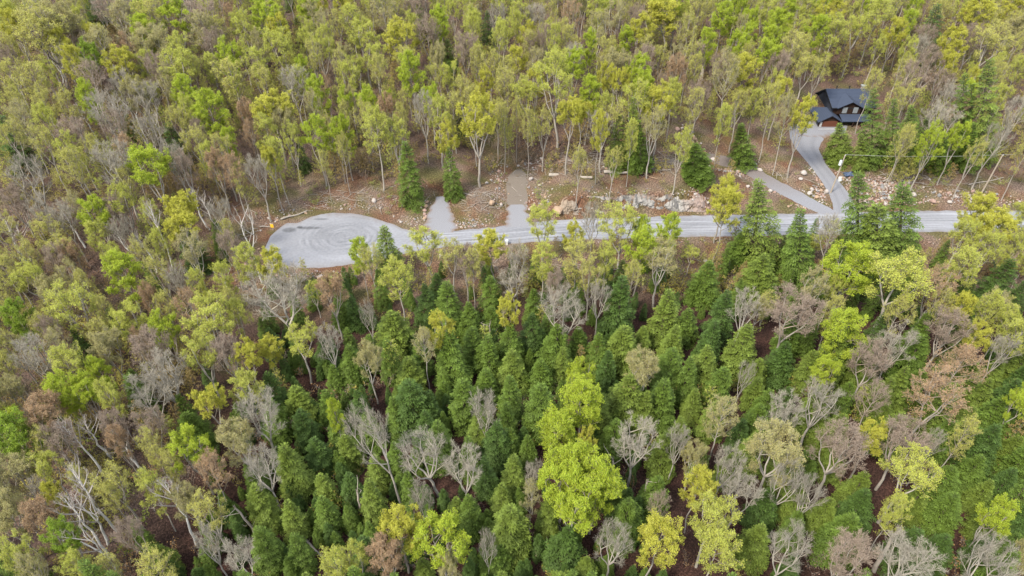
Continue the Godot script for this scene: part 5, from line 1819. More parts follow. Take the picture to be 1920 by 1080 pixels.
h -21.2 42.5 5.8 1.8 0.00 39 3 1
G -19.5 38.4 13.0 2.2 0.00 39 2 1
Y -55.7 47.3 11.9 1.4 0.00 25 4 -1
B -57.7 48.1 12.1 1.5 0.00 25 4 -1
P -52.4 57.3 12.4 1.8 0.00 25 6 -1
K -54.1 38.5 12.6 1.9 0.00 33 0 -1
P -44.6 42.6 12.3 1.7 0.00 25 1 -1
O -48.2 46.7 12.2 1.6 0.00 25 7 0
O -53.2 49.1 12.3 1.7 0.00 25 6 -1
O -59.9 54.7 12.4 1.7 0.00 25 5 -1
W -56.1 55.3 13.1 1.9 -0.07 25 6 1
W -56.9 58.9 9.5 1.9 0.00 25 6 2
W -51.5 56.8 9.0 1.9 -0.12 25 7 -1
W -41.1 46.5 13.6 1.9 -0.03 26 5 -1
W -51.5 47.8 15.6 1.9 0.05 25 6 0
W -51.2 44.4 13.4 1.9 -0.04 25 4 1
W -52.2 46.2 11.8 1.9 0.08 25 5 -1
W -49.1 42.4 12.1 1.9 -0.15 25 4 0
h -7.0 65.5 10.1 3.6 0.00 40 7 1
hd -14.3 64.4 10.4 4.4 0.00 39 7 -1
hd -22.4 65.8 6.8 2.3 0.00 39 5 -1
hl -23.1 58.8 6.7 2.7 0.00 39 4 0
B -14.9 51.9 20.6 2.7 -0.14 39 5 -1
B -9.9 52.8 13.1 3.7 -0.14 40 6 -1
B -6.0 50.9 13.5 2.6 0.00 40 0 -1
B -3.8 60.1 13.0 2.3 0.00 40 7 -1
hd -2.0 58.3 9.0 3.4 0.00 40 0 1
hl -4.8 60.7 8.4 2.6 0.00 40 7 -1
h 4.0 63.2 10.8 3.8 0.00 46 4 0
h -0.3 66.0 9.8 3.2 0.00 46 4 1
L 9.5 60.2 14.6 3.6 0.00 46 1 -1
L 6.0 55.9 14.1 3.2 0.00 46 3 -1
Y 9.8 55.3 12.0 1.5 0.00 46 2 -1
L 6.3 48.5 14.9 3.8 0.00 9 5 -1
L 10.2 48.0 14.7 3.6 0.00 9 0 -1
L 7.6 45.7 14.8 3.7 0.00 9 2 -1
L 8.2 50.5 14.6 3.6 0.00 9 6 -1
hl 0.2 53.6 9.0 2.8 0.00 9 4 0
hl 7.2 63.9 7.9 2.6 0.00 46 4 -1
hl 16.5 65.4 11.0 4.3 0.00 46 0 0
h 21.8 66.1 9.5 4.3 0.00 46 0 0
B 16.0 54.5 14.1 3.1 0.00 46 1 0
hl 20.8 57.5 9.1 3.5 0.00 9 0 -1
B 21.8 55.8 12.4 1.8 0.00 46 1 1
h -16.9 63.9 7.5 2.7 0.00 39 6 0
hd -12.1 61.4 7.9 2.6 0.00 40 6 0
h 2.2 58.5 6.2 2.0 0.00 9 5 0
h -0.2 59.0 7.0 2.2 0.00 9 5 1
hl -18.4 55.3 7.1 2.5 0.00 39 2 0
h -15.9 56.7 7.6 2.5 0.00 39 0 -1
h -13.7 52.6 6.6 2.4 0.00 40 3 -1
B 2.7 50.9 11.9 1.3 0.00 9 4 -1
B -11.1 47.1 12.3 1.6 0.00 40 2 -1
Y -13.1 43.0 13.7 2.9 0.00 40 2 -1
L -8.0 41.3 14.4 3.5 0.00 36 5 -1
h -5.4 48.0 8.6 2.5 0.00 40 1 -1
hl -0.2 45.3 10.7 4.0 0.00 36 6 -1
h -18.0 46.4 5.4 1.9 0.00 39 2 -1
hl 4.6 48.1 8.2 2.4 0.00 9 3 -1
hd 6.8 43.8 8.8 3.9 0.00 36 7 -1
h 14.4 47.4 8.7 3.3 0.00 41 5 -1
h 13.8 51.5 7.3 2.4 0.00 9 0 -1
B 11.8 41.6 13.3 2.5 0.00 41 4 -1
Y 16.8 41.2 14.3 3.3 0.00 41 6 -1
hl 9.1 42.0 5.7 2.1 0.00 41 4 -1
hl -10.8 41.6 6.0 2.2 0.00 36 4 -1
G -17.8 39.3 12.6 1.9 0.00 39 2 0
R -14.4 39.7 13.2 2.4 0.00 40 2 -1
K -7.1 39.1 12.3 1.7 0.00 36 4 -1
B -2.9 41.4 11.9 1.3 0.00 36 5 -1
hl -7.1 49.0 6.3 2.4 0.00 40 1 -1
h -1.3 43.0 6.1 2.3 0.00 36 5 0
hl 19.2 64.7 8.7 2.7 0.00 46 0 1
P 17.7 46.1 12.4 1.7 0.00 41 6 -1
hd -11.9 65.1 7.7 2.7 0.00 40 6 1
hd -21.4 52.9 6.9 2.5 0.00 39 3 -1
h -2.4 42.2 7.5 2.2 0.00 36 5 1
K 2.2 47.8 12.1 1.5 0.00 9 4 -1
hl 26.8 66.7 6.7 2.2 0.00 46 0 3
h 37.4 66.0 7.3 2.7 0.00 45 4 0
K 28.2 59.3 13.7 2.8 0.00 45 4 -1
B 36.5 59.7 13.5 2.7 0.00 45 4 0
hd 32.4 61.1 6.7 2.3 0.00 45 4 1
B 42.0 61.4 14.1 3.2 0.00 45 1 -1
h 48.8 66.6 7.8 2.4 0.00 45 0 -1
P 49.4 62.1 13.4 2.6 0.00 45 0 -1
R 57.0 61.3 15.0 3.9 0.00 16 2 -1
h 60.6 60.1 7.0 3.4 0.00 16 2 -1
K 33.4 53.3 15.1 4.0 0.00 45 3 -1
B 34.1 49.5 13.5 2.6 0.00 44 4 1
P 41.8 53.5 14.6 3.6 0.00 45 1 -1
Y 47.0 55.8 12.9 2.2 0.00 45 1 -1
P 50.4 54.5 14.2 3.3 0.00 16 3 -1
G 48.9 49.7 14.7 3.7 0.00 44 7 -1
h 68.0 62.6 9.3 3.7 0.00 16 1 -1
L 69.0 61.4 12.9 2.1 0.00 16 0 -1
h 68.8 55.6 9.4 3.7 0.00 43 7 -1
hd 65.2 52.7 7.3 2.9 0.00 43 7 -1
hd 44.1 48.7 8.5 3.7 0.00 44 6 -1
hd 32.6 49.5 8.6 3.3 0.00 42 0 -1
Y 22.8 48.3 13.3 2.5 0.00 42 6 -1
G 23.4 43.6 14.2 3.3 0.00 42 6 -1
G 23.0 40.2 14.1 3.2 0.00 42 2 -1
B 28.1 48.1 13.4 2.6 0.00 42 7 -1
h 41.0 45.1 9.1 3.7 0.00 44 3 -1
h 55.9 49.1 7.7 3.6 0.00 43 5 0
hd 58.5 43.8 7.0 3.5 0.00 43 1 -1
hd 52.8 44.0 7.4 3.1 0.00 43 3 0
L 57.9 44.9 13.0 2.3 0.00 43 0 -1
hd 48.4 43.4 9.2 3.3 0.00 43 3 1
B 31.5 40.5 13.5 2.7 0.00 42 0 -1
hl 30.2 44.6 8.4 2.9 0.00 42 0 -1
h 62.2 44.7 6.1 2.3 0.00 34 5 -1
hd 65.3 48.3 5.8 2.4 0.00 43 0 -1
B 36.3 47.8 12.8 2.1 0.00 44 4 0
h 35.9 47.1 7.0 2.3 0.00 44 4 -1
hd 33.8 41.6 6.7 1.9 0.00 42 1 -1
K 23.5 53.5 12.4 1.7 0.00 42 6 -1
B 54.6 54.8 12.0 1.4 0.00 16 2 -1
G 45.8 45.1 12.7 2.0 0.00 44 0 -1
hl 26.0 56.7 7.4 2.0 0.00 42 6 1
h 40.8 56.9 6.0 2.5 0.00 45 2 -1
K 58.7 39.9 12.3 1.7 0.00 34 6 -1
O -35.1 133.4 13.3 1.9 0.01 14 3 2
G -37.4 64.4 11.5 2.8 0.00 12 3 -1
L 107.6 189.8 14.1 2.2 -0.01 48 6 -1
L 103.9 199.9 15.4 2.2 -0.02 48 5 3
G -68.3 173.2 13.5 2.5 0.02 52 5 1
G -37.0 186.6 14.8 3.7 0.02 14 5 2
O 129.1 187.7 13.1 2.3 -0.03 32 4 0
O 135.9 186.7 13.1 3.1 -0.02 32 1 -1
O 58.6 159.6 13.2 2.1 -0.00 7 0 1
G 1.0 171.2 14.9 1.9 -0.00 35 2 1
O 42.3 85.3 7.5 1.8 0.01 15 5 -1
O 40.6 147.8 15.3 2.3 -0.01 7 3 -1
O -76.8 198.5 17.3 2.8 0.02 52 5 3
O -38.5 142.9 11.7 1.9 0.01 52 1 0
G 105.0 139.4 14.5 2.5 -0.01 47 1 1
P 122.3 185.0 12.2 2.0 -0.03 32 4 -1
L 83.6 205.6 14.7 2.5 -0.00 7 7 5
O -30.8 141.8 12.5 1.7 -0.05 14 3 0
G -92.2 184.0 14.3 3.4 0.02 52 5 4
Y 139.9 197.9 14.5 3.4 0.02 32 6 0
G -36.2 156.3 11.5 2.2 0.04 14 4 1
h -28.0 87.8 6.6 1.8 -0.02 11 0 2
O -58.7 197.9 16.7 4.0 -0.00 52 6 2
K 49.5 201.1 13.9 2.3 0.03 7 6 -1
L 93.6 184.5 13.5 2.4 0.00 48 5 2
G -71.8 187.7 15.9 2.8 0.00 52 5 2
hd 53.9 79.2 7.6 2.7 0.01 15 1 -1
B 44.4 39.0 13.7 3.5 0.02 43 3 -1
P -41.8 202.9 13.3 3.1 0.00 14 5 -1
G 33.7 135.9 14.2 2.7 -0.01 7 3 -1
L 44.9 67.4 11.9 2.2 -0.01 45 6 -1
G -121.6 183.2 14.3 3.8 -0.00 31 0 1
G 55.9 102.1 6.1 1.8 0.01 18 5 0
hl 64.3 62.0 8.0 2.7 -0.01 16 1 -1
O 100.7 193.1 14.2 1.7 -0.02 48 5 5
K -16.5 152.9 16.1 2.3 -0.01 14 7 -1
P 38.1 39.1 14.5 2.9 -0.01 44 2 -1
L -17.0 136.6 14.8 2.3 0.00 14 1 1
L 82.4 121.6 15.5 2.5 -0.02 6 5 1
hl -1.0 38.8 7.9 2.9 -0.02 36 3 -1
O 81.2 84.4 7.5 1.8 0.03 38 5 -1
G -96.1 195.3 16.3 3.0 0.00 31 0 8
Y 3.8 165.7 14.0 2.6 0.01 35 2 -1
Y -50.3 186.4 13.0 2.4 -0.00 52 7 0
h -63.4 203.8 8.0 3.0 0.00 52 6 -1
O 16.4 195.6 12.0 1.7 -0.00 35 0 3
G 40.3 202.0 15.9 3.3 -0.02 7 5 1
O -132.3 192.8 13.9 3.3 0.00 31 7 1
P 110.9 165.0 15.7 2.8 -0.05 47 7 -1
O -23.6 150.1 17.0 3.5 0.01 14 5 -1
O 34.9 186.0 14.6 3.3 -0.01 7 5 3
L 101.1 206.5 11.8 2.3 -0.02 48 5 6
O -1.3 146.3 15.7 2.7 0.01 13 7 1
P -8.6 200.0 15.6 2.2 -0.02 35 5 -1
P 98.9 165.2 14.2 2.9 0.00 48 4 -1
O 3.3 126.1 15.8 1.8 -0.01 13 0 3
O -29.8 129.2 16.1 2.4 -0.01 14 3 1
G -21.4 193.1 15.6 2.5 0.01 35 4 8
P 118.0 188.1 16.4 2.5 0.01 48 7 -1
O 4.3 185.0 16.4 2.9 0.04 35 0 0
R -41.2 145.4 13.2 1.9 -0.00 52 1 -1
K -64.4 178.2 12.6 1.8 0.01 52 5 1
B -65.2 190.1 14.5 3.5 -0.04 52 6 -1
G 32.0 198.1 13.2 2.7 0.01 51 7 -1
O 130.1 195.1 14.4 1.8 -0.01 32 4 1
O 92.1 200.8 15.5 2.5 0.01 48 5 10
K -107.6 173.4 14.9 3.1 -0.01 31 0 1
K 70.4 183.9 14.4 2.6 0.01 7 7 1
hl -30.8 66.0 7.9 3.7 -0.05 12 1 -1
L 58.9 173.9 15.5 2.4 0.03 7 7 1
O 39.6 193.4 16.0 2.2 -0.01 7 5 2
L -47.5 149.5 13.9 2.3 0.05 52 1 0
O 120.2 176.8 14.7 3.8 0.00 32 3 1
h 72.2 105.9 6.2 1.8 0.01 18 7 -1
G -32.9 86.9 7.9 1.8 0.01 11 0 -1
L 58.6 184.8 14.5 1.9 -0.01 7 7 3
Y 19.7 190.9 12.7 1.9 0.02 35 0 0
O -85.7 190.5 14.1 2.1 -0.03 52 5 5
O 125.4 197.0 14.1 1.8 0.01 32 4 3
K 0.6 193.1 15.4 3.5 0.00 35 6 -1
L 23.5 178.8 13.1 3.0 -0.00 51 6 1
O 101.1 120.2 13.9 2.5 0.00 6 7 -1
O 100.2 188.5 12.6 2.4 0.03 48 5 3
B -82.6 178.2 12.9 2.6 -0.01 52 5 1
G -38.4 197.1 16.9 2.6 0.01 14 6 8
G 60.4 197.1 16.7 2.5 0.03 7 6 3
L 83.0 196.6 12.4 2.4 0.04 48 5 9
K -18.3 199.8 14.0 3.0 -0.01 35 4 -1
G 22.9 185.1 12.9 2.3 0.02 51 6 1
O -89.1 98.3 15.1 3.0 -0.01 28 4 -1
O -78.0 184.7 12.4 2.6 -0.02 52 5 1
O -127.6 187.8 14.8 2.5 -0.00 31 7 0
G -114.2 181.7 15.5 2.3 0.03 31 0 5
O 75.2 187.0 14.8 3.2 0.01 7 7 5
K 28.9 154.8 11.6 1.9 0.02 51 0 1
hl 57.4 68.4 9.4 3.1 -0.03 16 4 0
h 31.0 68.8 8.8 3.1 -0.01 45 4 2
O 26.6 191.6 16.7 2.7 0.01 35 0 5
G 114.0 150.5 13.9 2.9 0.02 47 0 1
Y -49.2 192.6 13.6 1.8 -0.02 52 7 1
P 31.4 172.1 11.9 1.9 0.03 51 7 0
Y -93.5 142.9 17.1 2.8 0.01 24 6 0
O -23.4 137.8 13.3 1.9 0.03 14 2 0
G 75.9 200.0 11.8 1.9 0.01 7 7 5
O 51.8 188.9 13.7 1.9 -0.00 7 6 3
G 16.9 187.9 12.7 2.0 0.00 35 0 1
O -1.6 128.9 15.9 2.2 -0.02 13 0 1
hd 78.9 77.1 8.5 3.4 0.01 38 3 -1
O 52.4 184.3 15.7 1.8 0.03 7 6 2
h 80.5 88.0 6.3 1.8 0.02 38 5 0
G -14.7 177.9 15.4 2.3 -0.01 35 4 5
hd -29.2 61.3 8.4 3.0 -0.02 39 4 1
G -34.7 206.1 11.7 2.0 -0.02 14 6 6
L 26.8 161.5 12.9 2.6 -0.02 51 7 -1
O -44.2 191.4 12.8 2.2 0.01 52 7 1
P 47.6 152.9 14.2 2.5 0.00 7 1 -1
O 28.6 176.8 13.9 2.6 -0.01 51 7 2
O 76.2 121.1 16.1 2.4 0.02 20 7 0
G 59.5 202.3 13.9 2.3 -0.04 7 6 2
B -98.7 185.5 14.4 2.9 0.01 31 0 2
hl 36.6 68.8 6.7 2.9 -0.00 45 4 0
O 58.2 55.6 13.2 2.0 0.02 16 1 -1
K 77.1 82.4 11.5 2.3 -0.01 38 5 -1
G 5.6 198.3 15.5 2.3 0.02 35 7 -1
G -12.1 162.4 13.2 2.2 -0.01 14 7 0
G 55.5 195.5 12.8 2.1 -0.04 7 6 1
O 53.1 152.4 16.1 2.0 -0.01 7 0 0
K 136.5 204.1 16.0 2.6 -0.01 32 5 -1
O 122.9 170.7 16.1 2.5 -0.00 32 3 0
P -87.2 194.1 13.3 1.9 0.01 52 5 1
O 63.4 203.5 13.3 1.9 -0.01 7 7 3
L 87.3 201.4 15.2 1.9 -0.01 48 5 8
O -44.4 177.8 13.0 3.1 0.02 52 7 0
O 88.8 189.9 12.7 2.2 0.00 48 5 8
G -123.8 191.6 12.8 2.9 -0.00 31 0 3
P 43.3 154.9 15.5 2.0 -0.05 7 3 0
L 105.3 184.7 13.2 2.2 -0.02 48 5 1
O 47.8 165.9 12.1 2.1 0.04 7 7 0
O -73.8 194.0 16.2 2.6 0.01 52 5 2
B 27.5 52.6 12.6 2.3 0.03 42 6 -1
G 68.1 195.1 14.9 2.9 0.02 7 7 3
O -29.1 146.2 16.6 2.7 -0.00 14 4 -1
P -58.9 153.9 11.8 2.2 0.02 52 3 -1
Y 46.6 193.1 15.6 1.9 0.00 7 6 0
G 78.3 192.9 15.0 2.7 -0.02 7 7 7
h -3.8 69.5 7.7 3.3 -0.01 46 4 3
O 84.8 182.6 13.9 1.9 -0.02 48 4 -1
R -71.5 178.5 12.5 2.4 -0.03 52 5 0
O -45.4 154.3 16.3 2.5 0.02 52 0 0
P 96.6 147.4 12.7 3.2 -0.03 47 2 -1
G -17.9 157.8 11.8 2.1 -0.00 14 0 0
Y -50.3 198.1 17.4 3.3 0.01 52 7 3
Y 5.1 143.9 15.0 2.4 0.01 51 4 0
G -24.2 200.3 14.6 2.6 -0.00 35 4 9
K -34.8 140.9 12.5 2.1 -0.05 14 3 -1
G -45.7 84.8 14.3 2.1 -0.03 27 6 -1
G -2.1 166.3 15.9 2.7 0.01 35 2 2
h -24.5 186.5 9.4 3.1 0.02 14 6 -1
Y 101.8 146.1 14.3 1.8 -0.01 47 1 -1
L 44.9 160.4 16.3 2.8 0.03 7 6 -1
Y 145.1 206.4 12.3 1.9 0.03 32 6 1
hl 54.0 66.5 8.9 3.2 0.03 16 4 1
O 89.9 194.8 15.4 2.5 -0.03 48 5 9
O 119.8 196.3 12.5 3.1 -0.01 48 7 1
L -68.9 58.5 13.1 2.9 0.01 37 2 -1
G 87.9 180.4 12.3 2.2 -0.01 48 4 2
O -37.9 129.2 12.7 2.0 0.02 52 1 1
G 18.4 183.0 14.0 2.5 0.01 35 0 2
Y -13.2 195.4 13.1 2.5 0.02 35 4 -1
O 32.8 180.8 12.6 2.2 -0.01 7 5 1
G 52.9 139.2 13.0 2.4 -0.02 7 1 -1
R -82.8 198.4 16.2 2.4 -0.02 52 5 1
G 92.1 158.0 15.8 2.4 -0.00 48 3 -1
h 14.3 60.1 7.9 3.1 0.01 46 1 -1
G -4.3 189.5 13.4 1.9 -0.01 35 4 0
P 40.0 139.6 14.3 3.3 0.00 7 2 -1
L -66.8 196.8 14.9 2.4 -0.02 52 6 2
G -116.5 173.3 15.9 3.0 0.06 31 0 2
O -92.3 190.1 13.5 3.0 0.02 52 5 6
h -65.9 82.9 7.2 3.2 0.04 29 4 -1
O -86.2 91.2 14.9 2.7 -0.01 28 3 -1
G 10.1 155.3 16.5 2.2 -0.03 51 5 -1
G -9.0 166.3 17.0 2.7 -0.02 35 3 2
O 110.2 183.4 16.0 2.3 -0.00 48 6 0
O 8.2 189.9 13.7 2.2 -0.01 35 0 1
G -17.4 186.7 12.7 3.1 -0.03 35 4 6
G -8.8 193.2 12.6 2.2 -0.03 35 4 1
K 31.7 190.7 13.2 2.1 -0.01 51 7 2
h 16.5 94.8 6.6 1.8 0.01 10 7 1
O 34.0 153.2 13.7 2.1 -0.02 7 4 1
K -53.5 91.9 14.9 2.8 -0.01 27 5 -1
L 41.2 187.9 13.4 2.1 0.01 7 5 1
O 79.2 124.8 13.1 2.0 0.00 20 7 1
O 99.4 182.2 16.8 2.9 -0.02 48 5 1
L -134.0 187.0 12.4 2.7 -0.01 31 6 -1
h 62.4 93.4 7.3 1.8 0.00 18 1 0
G -122.3 175.0 15.3 3.1 0.00 31 0 0
h 52.0 101.5 8.6 1.8 -0.00 18 5 3
Y -96.9 160.8 14.3 2.9 -0.03 24 6 2
G 71.1 171.9 13.0 3.4 -0.00 1 5 -1
G 64.7 187.9 13.3 2.8 -0.01 7 7 0
Y -43.7 183.5 15.8 2.9 0.01 52 7 2
h -5.8 56.8 7.7 2.9 -0.01 40 0 -1
hd -35.2 67.8 8.6 2.7 -0.03 12 1 -1
hd 72.2 66.2 8.6 3.5 0.01 16 0 -1
h 48.3 91.9 7.4 1.8 -0.00 15 6 1
B -78.7 191.3 15.1 2.8 -0.01 52 5 0
G 8.2 168.7 12.7 2.6 0.03 35 1 -1
B -84.6 184.9 16.0 2.8 -0.02 52 5 2
hl 40.3 48.9 6.5 3.0 0.00 44 4 0
L -30.7 135.6 15.1 2.7 0.01 14 3 1
P 77.8 203.9 13.7 2.0 -0.06 7 7 -1
hl 62.0 51.6 6.3 2.5 0.02 43 7 0
G -14.0 202.4 11.2 1.7 0.04 35 4 4
G -29.6 199.8 12.9 2.7 0.02 14 6 4
L 83.9 189.5 15.3 2.2 0.02 48 5 7
B 53.5 38.7 14.9 3.0 -0.01 34 4 -1
O 56.6 205.5 11.7 2.2 -0.00 7 6 5
G -31.4 188.2 15.1 2.3 0.02 14 6 3
G -120.4 169.2 15.1 1.9 0.02 31 1 0
L 94.8 190.9 15.8 2.4 -0.01 48 5 4
L -84.0 129.3 16.5 2.5 -0.02 24 7 -1
B -103.8 178.3 14.1 2.2 -0.01 31 0 0
O -39.7 38.0 13.0 2.7 -0.00 26 2 -1
L 13.8 192.1 16.4 2.3 0.03 35 7 -1
G -63.2 159.2 12.8 2.3 -0.00 52 4 -1
O 10.7 174.5 11.5 2.1 0.00 35 1 -1
P 30.2 150.7 15.0 2.6 -0.01 7 4 -1
O -105.2 183.7 15.5 2.7 -0.01 31 0 2
P 99.2 175.1 14.5 1.9 -0.01 48 5 -1
O 95.4 197.6 12.3 2.0 0.03 48 5 7
O -111.8 195.0 12.4 1.8 -0.02 31 0 1
G -49.2 166.7 15.0 1.8 0.02 52 7 2
Y -29.1 194.9 15.2 2.1 -0.00 14 6 1
B -88.9 177.5 12.7 2.5 -0.00 52 4 -1
hl 52.8 50.6 7.3 2.9 0.01 43 5 -1
G -100.3 143.6 13.8 2.3 0.01 24 5 -1
O 124.4 191.5 13.8 2.2 0.02 32 4 2
O 47.1 188.2 15.3 2.1 0.00 7 6 4
Y -6.4 144.8 13.8 2.3 0.05 13 6 -1
O -22.2 129.1 14.6 1.8 -0.03 14 2 1
O -90.8 197.9 17.1 3.1 -0.02 52 5 7
h -34.0 63.1 8.4 2.9 0.01 12 2 -1
hd -29.0 75.7 6.8 3.0 -0.02 12 0 -1
G -28.7 168.8 13.3 2.2 0.00 14 5 0
hl 53.2 59.9 9.0 3.1 -0.02 16 3 0
hl 43.6 64.5 9.6 3.4 0.00 45 3 0
K -41.2 134.1 14.9 2.3 -0.02 52 1 -1
G 59.6 105.1 7.2 1.8 0.04 18 5 1
G -18.6 175.7 12.3 2.3 -0.02 14 7 1
Y 22.4 136.6 15.8 2.1 -0.00 51 1 1
h 38.2 97.9 7.5 1.8 0.03 8 2 1
O -33.5 121.4 13.7 1.8 0.02 0 6 1
G 90.7 95.2 8.1 1.8 -0.02 38 6 -1
G -59.8 180.4 15.9 2.8 -0.02 52 6 1
O -7.6 130.6 14.4 2.9 0.00 13 4 -1
G -109.6 180.1 15.6 2.2 -0.01 31 0 6
O -71.0 199.0 12.5 2.0 -0.03 52 6 0
hl 5.7 38.9 7.5 3.5 0.02 36 0 -1
G -11.6 183.1 15.6 2.4 0.00 35 4 2
G -3.2 160.2 16.7 2.7 0.04 35 2 3
B 13.9 151.9 13.5 2.4 0.00 51 5 -1
hl -23.5 38.5 7.4 2.5 -0.01 26 1 -1
h 70.3 75.8 8.5 3.1 0.01 16 7 -1
O 107.1 194.9 14.2 3.2 0.03 48 5 4
Y -114.0 158.6 16.8 2.9 0.02 31 1 -1
O 141.3 203.9 14.7 1.7 -0.02 32 6 -1
L 97.6 139.6 14.3 2.7 0.01 47 2 -1
hd 64.2 57.7 9.6 3.3 0.03 16 1 -1
hl 53.2 72.9 8.7 4.4 -0.01 45 7 -1
L 80.6 184.7 16.0 3.0 -0.02 48 4 -1
G -26.2 191.6 12.6 2.2 -0.01 14 6 1
L 99.0 200.5 14.4 2.3 -0.01 48 5 5
hd 40.1 66.5 7.2 2.7 0.02 45 4 0
h 9.9 70.2 6.8 2.8 -0.01 46 6 -1
O 6.6 128.6 14.2 2.5 -0.01 13 0 4
G -34.9 200.4 16.2 2.4 0.02 14 6 7
B 35.9 149.1 13.1 1.8 0.02 7 3 -1
h -10.3 68.4 6.0 2.4 0.03 40 6 -1
Y -59.3 190.2 16.1 2.6 0.01 52 6 1
O 95.0 178.7 16.4 2.4 0.03 48 5 2
Y 49.8 196.4 14.4 2.3 0.00 7 6 1
K 11.8 196.1 12.1 2.2 0.01 35 0 0
G -53.2 136.6 12.1 2.5 0.00 22 0 0
K -72.7 82.5 13.3 2.5 -0.01 37 7 -1
h -42.1 92.7 6.1 1.8 0.03 11 5 -1
K 38.5 158.3 11.9 2.5 -0.01 7 4 -1
hl 37.3 55.9 7.9 3.2 0.01 45 3 1
L 134.4 196.7 13.9 2.1 0.01 32 5 0
h 67.8 88.6 6.3 1.8 0.01 18 1 4
h 50.0 99.9 6.8 1.8 -0.02 18 4 1
h 27.6 38.0 5.9 2.8 0.01 42 1 -1
G -43.8 164.5 15.5 2.0 -0.02 52 0 1
h 46.1 97.1 7.2 1.8 -0.00 15 5 1
hl 29.7 56.2 6.1 2.4 0.02 42 6 0
h -11.7 79.3 6.6 1.8 0.00 17 3 2
hl 24.0 62.0 6.7 2.7 -0.02 46 0 2
h 56.8 105.3 7.2 1.8 -0.05 18 5 1
h -53.8 65.5 10.2 3.6 -0.02 29 2 -1
h 18.4 50.9 8.1 2.9 0.04 41 6 -1
h 44.1 88.2 7.1 1.8 -0.01 15 5 0
hl 45.8 61.2 8.1 3.5 0.03 45 1 -1
Y 20.1 140.2 15.2 2.2 -0.02 51 1 0
h 55.6 92.3 8.6 1.8 0.02 18 3 0
O 23.0 157.9 12.5 2.5 0.02 51 7 1
L 89.3 124.3 14.3 2.3 -0.01 6 5 0
hd 56.1 76.0 7.5 3.6 -0.01 45 7 -1
G 32.2 98.6 6.4 1.8 0.02 8 3 -1
G 32.3 118.0 13.9 2.2 0.02 19 7 -1
h -19.8 93.3 6.2 1.8 -0.02 0 1 1
G -104.4 168.7 14.7 2.6 0.00 31 0 7
O -62.5 74.9 12.2 2.3 0.02 29 4 -1
Y 72.9 193.5 13.8 2.3 -0.01 7 7 -1
h 4.2 95.8 7.4 1.8 0.00 17 0 -1
hl 44.6 57.1 7.0 2.6 0.01 44 5 -1
Y -43.6 196.6 16.2 2.2 0.03 52 7 4
G 58.6 146.6 13.1 2.3 0.00 1 4 -1
hl 33.1 57.7 8.6 3.3 -0.02 45 3 2
O 54.7 177.6 13.3 2.1 -0.00 7 7 1
G -112.8 154.1 11.5 1.9 -0.02 31 2 -1
O 12.3 165.8 12.6 2.5 0.00 51 5 1
G 11.9 185.8 16.2 2.8 0.02 35 0 0
P 68.5 166.1 11.3 1.7 0.04 1 5 1
G 43.2 129.1 15.2 2.4 -0.01 21 5 -1
P -68.9 158.3 16.2 2.9 -0.01 52 4 -1
h -18.7 73.7 8.6 2.6 -0.02 39 6 1
W -45.3 95.8 16.2 1.9 0.03 27 6 1
O 28.2 183.0 11.9 2.3 0.07 51 7 3
h -18.1 90.3 6.0 1.7 0.01 17 4 -1
G -55.1 192.1 14.6 2.0 0.03 52 7 4
O -38.7 152.4 15.4 2.4 -0.01 52 0 1
hl 67.9 70.0 8.6 3.7 0.02 16 7 -1
O -5.1 196.5 11.7 2.1 0.04 35 5 -1
h -45.0 60.9 8.1 3.7 0.00 26 6 -1
O 111.9 190.5 14.4 1.9 -0.02 48 6 1
h 64.1 95.0 7.5 1.8 -0.02 18 0 1
P 30.2 167.9 14.9 2.7 0.00 51 7 1
h 71.2 94.1 7.2 1.8 0.01 18 0 2
O 41.8 164.9 17.6 3.1 -0.00 7 5 0
O 89.5 184.7 13.9 2.0 -0.03 48 5 6
O 1.0 132.5 15.1 1.7 -0.01 13 0 2
G -34.9 193.1 14.1 2.9 -0.02 14 6 5
h -25.9 78.1 6.0 1.8 -0.01 11 1 1
Y 14.0 129.2 13.3 2.5 0.03 51 2 0
G -77.6 177.6 13.7 2.7 -0.01 52 5 3
O -12.2 134.4 13.6 2.7 -0.01 13 5 0
K -39.2 178.2 12.0 1.9 0.04 14 5 -1
O -93.1 116.3 15.1 2.4 -0.03 49 6 0
h 61.5 88.1 8.7 1.8 0.00 18 1 1
h 51.5 103.9 8.0 1.8 0.02 18 5 4
O -57.7 87.8 13.8 2.3 -0.02 30 0 -1
G -12.4 189.4 12.2 2.5 0.04 35 4 3
O -116.4 194.6 16.0 2.8 -0.02 31 0 0
G 104.2 151.8 11.6 1.8 0.01 47 1 0
W -62.4 98.4 15.8 1.9 0.04 23 2 -1
h 72.5 62.4 8.5 3.7 -0.01 16 0 -1
h -22.1 75.4 7.7 2.3 0.01 12 0 2
Y 17.0 120.8 15.5 2.1 -0.01 19 5 -1
L -26.8 141.2 11.1 1.6 -0.02 14 3 0
K 40.0 82.5 8.1 1.8 0.04 15 4 -1
L 131.7 201.5 16.1 3.0 -0.04 32 5 1
P 25.2 149.7 13.1 2.1 0.01 51 0 -1
h -26.3 65.3 7.8 2.9 -0.06 39 5 2
hl 50.7 76.5 10.1 3.5 -0.00 15 1 -1
O 62.1 182.8 16.0 2.1 -0.02 7 7 2
hl 69.9 58.9 6.2 2.7 0.03 43 7 1
O 68.4 160.9 14.3 2.5 0.01 1 5 2
O 121.2 201.6 14.4 2.5 0.05 32 4 4
B -98.8 179.7 13.8 2.5 0.00 31 0 1
h 62.9 77.2 8.3 3.1 -0.02 16 5 1
hl 37.0 51.0 6.9 3.0 0.01 44 4 1
h -40.6 84.1 8.0 1.8 0.00 11 3 -1
G -54.8 188.4 12.0 1.8 -0.02 52 7 3
hl -25.0 52.6 6.9 2.5 -0.01 39 3 0
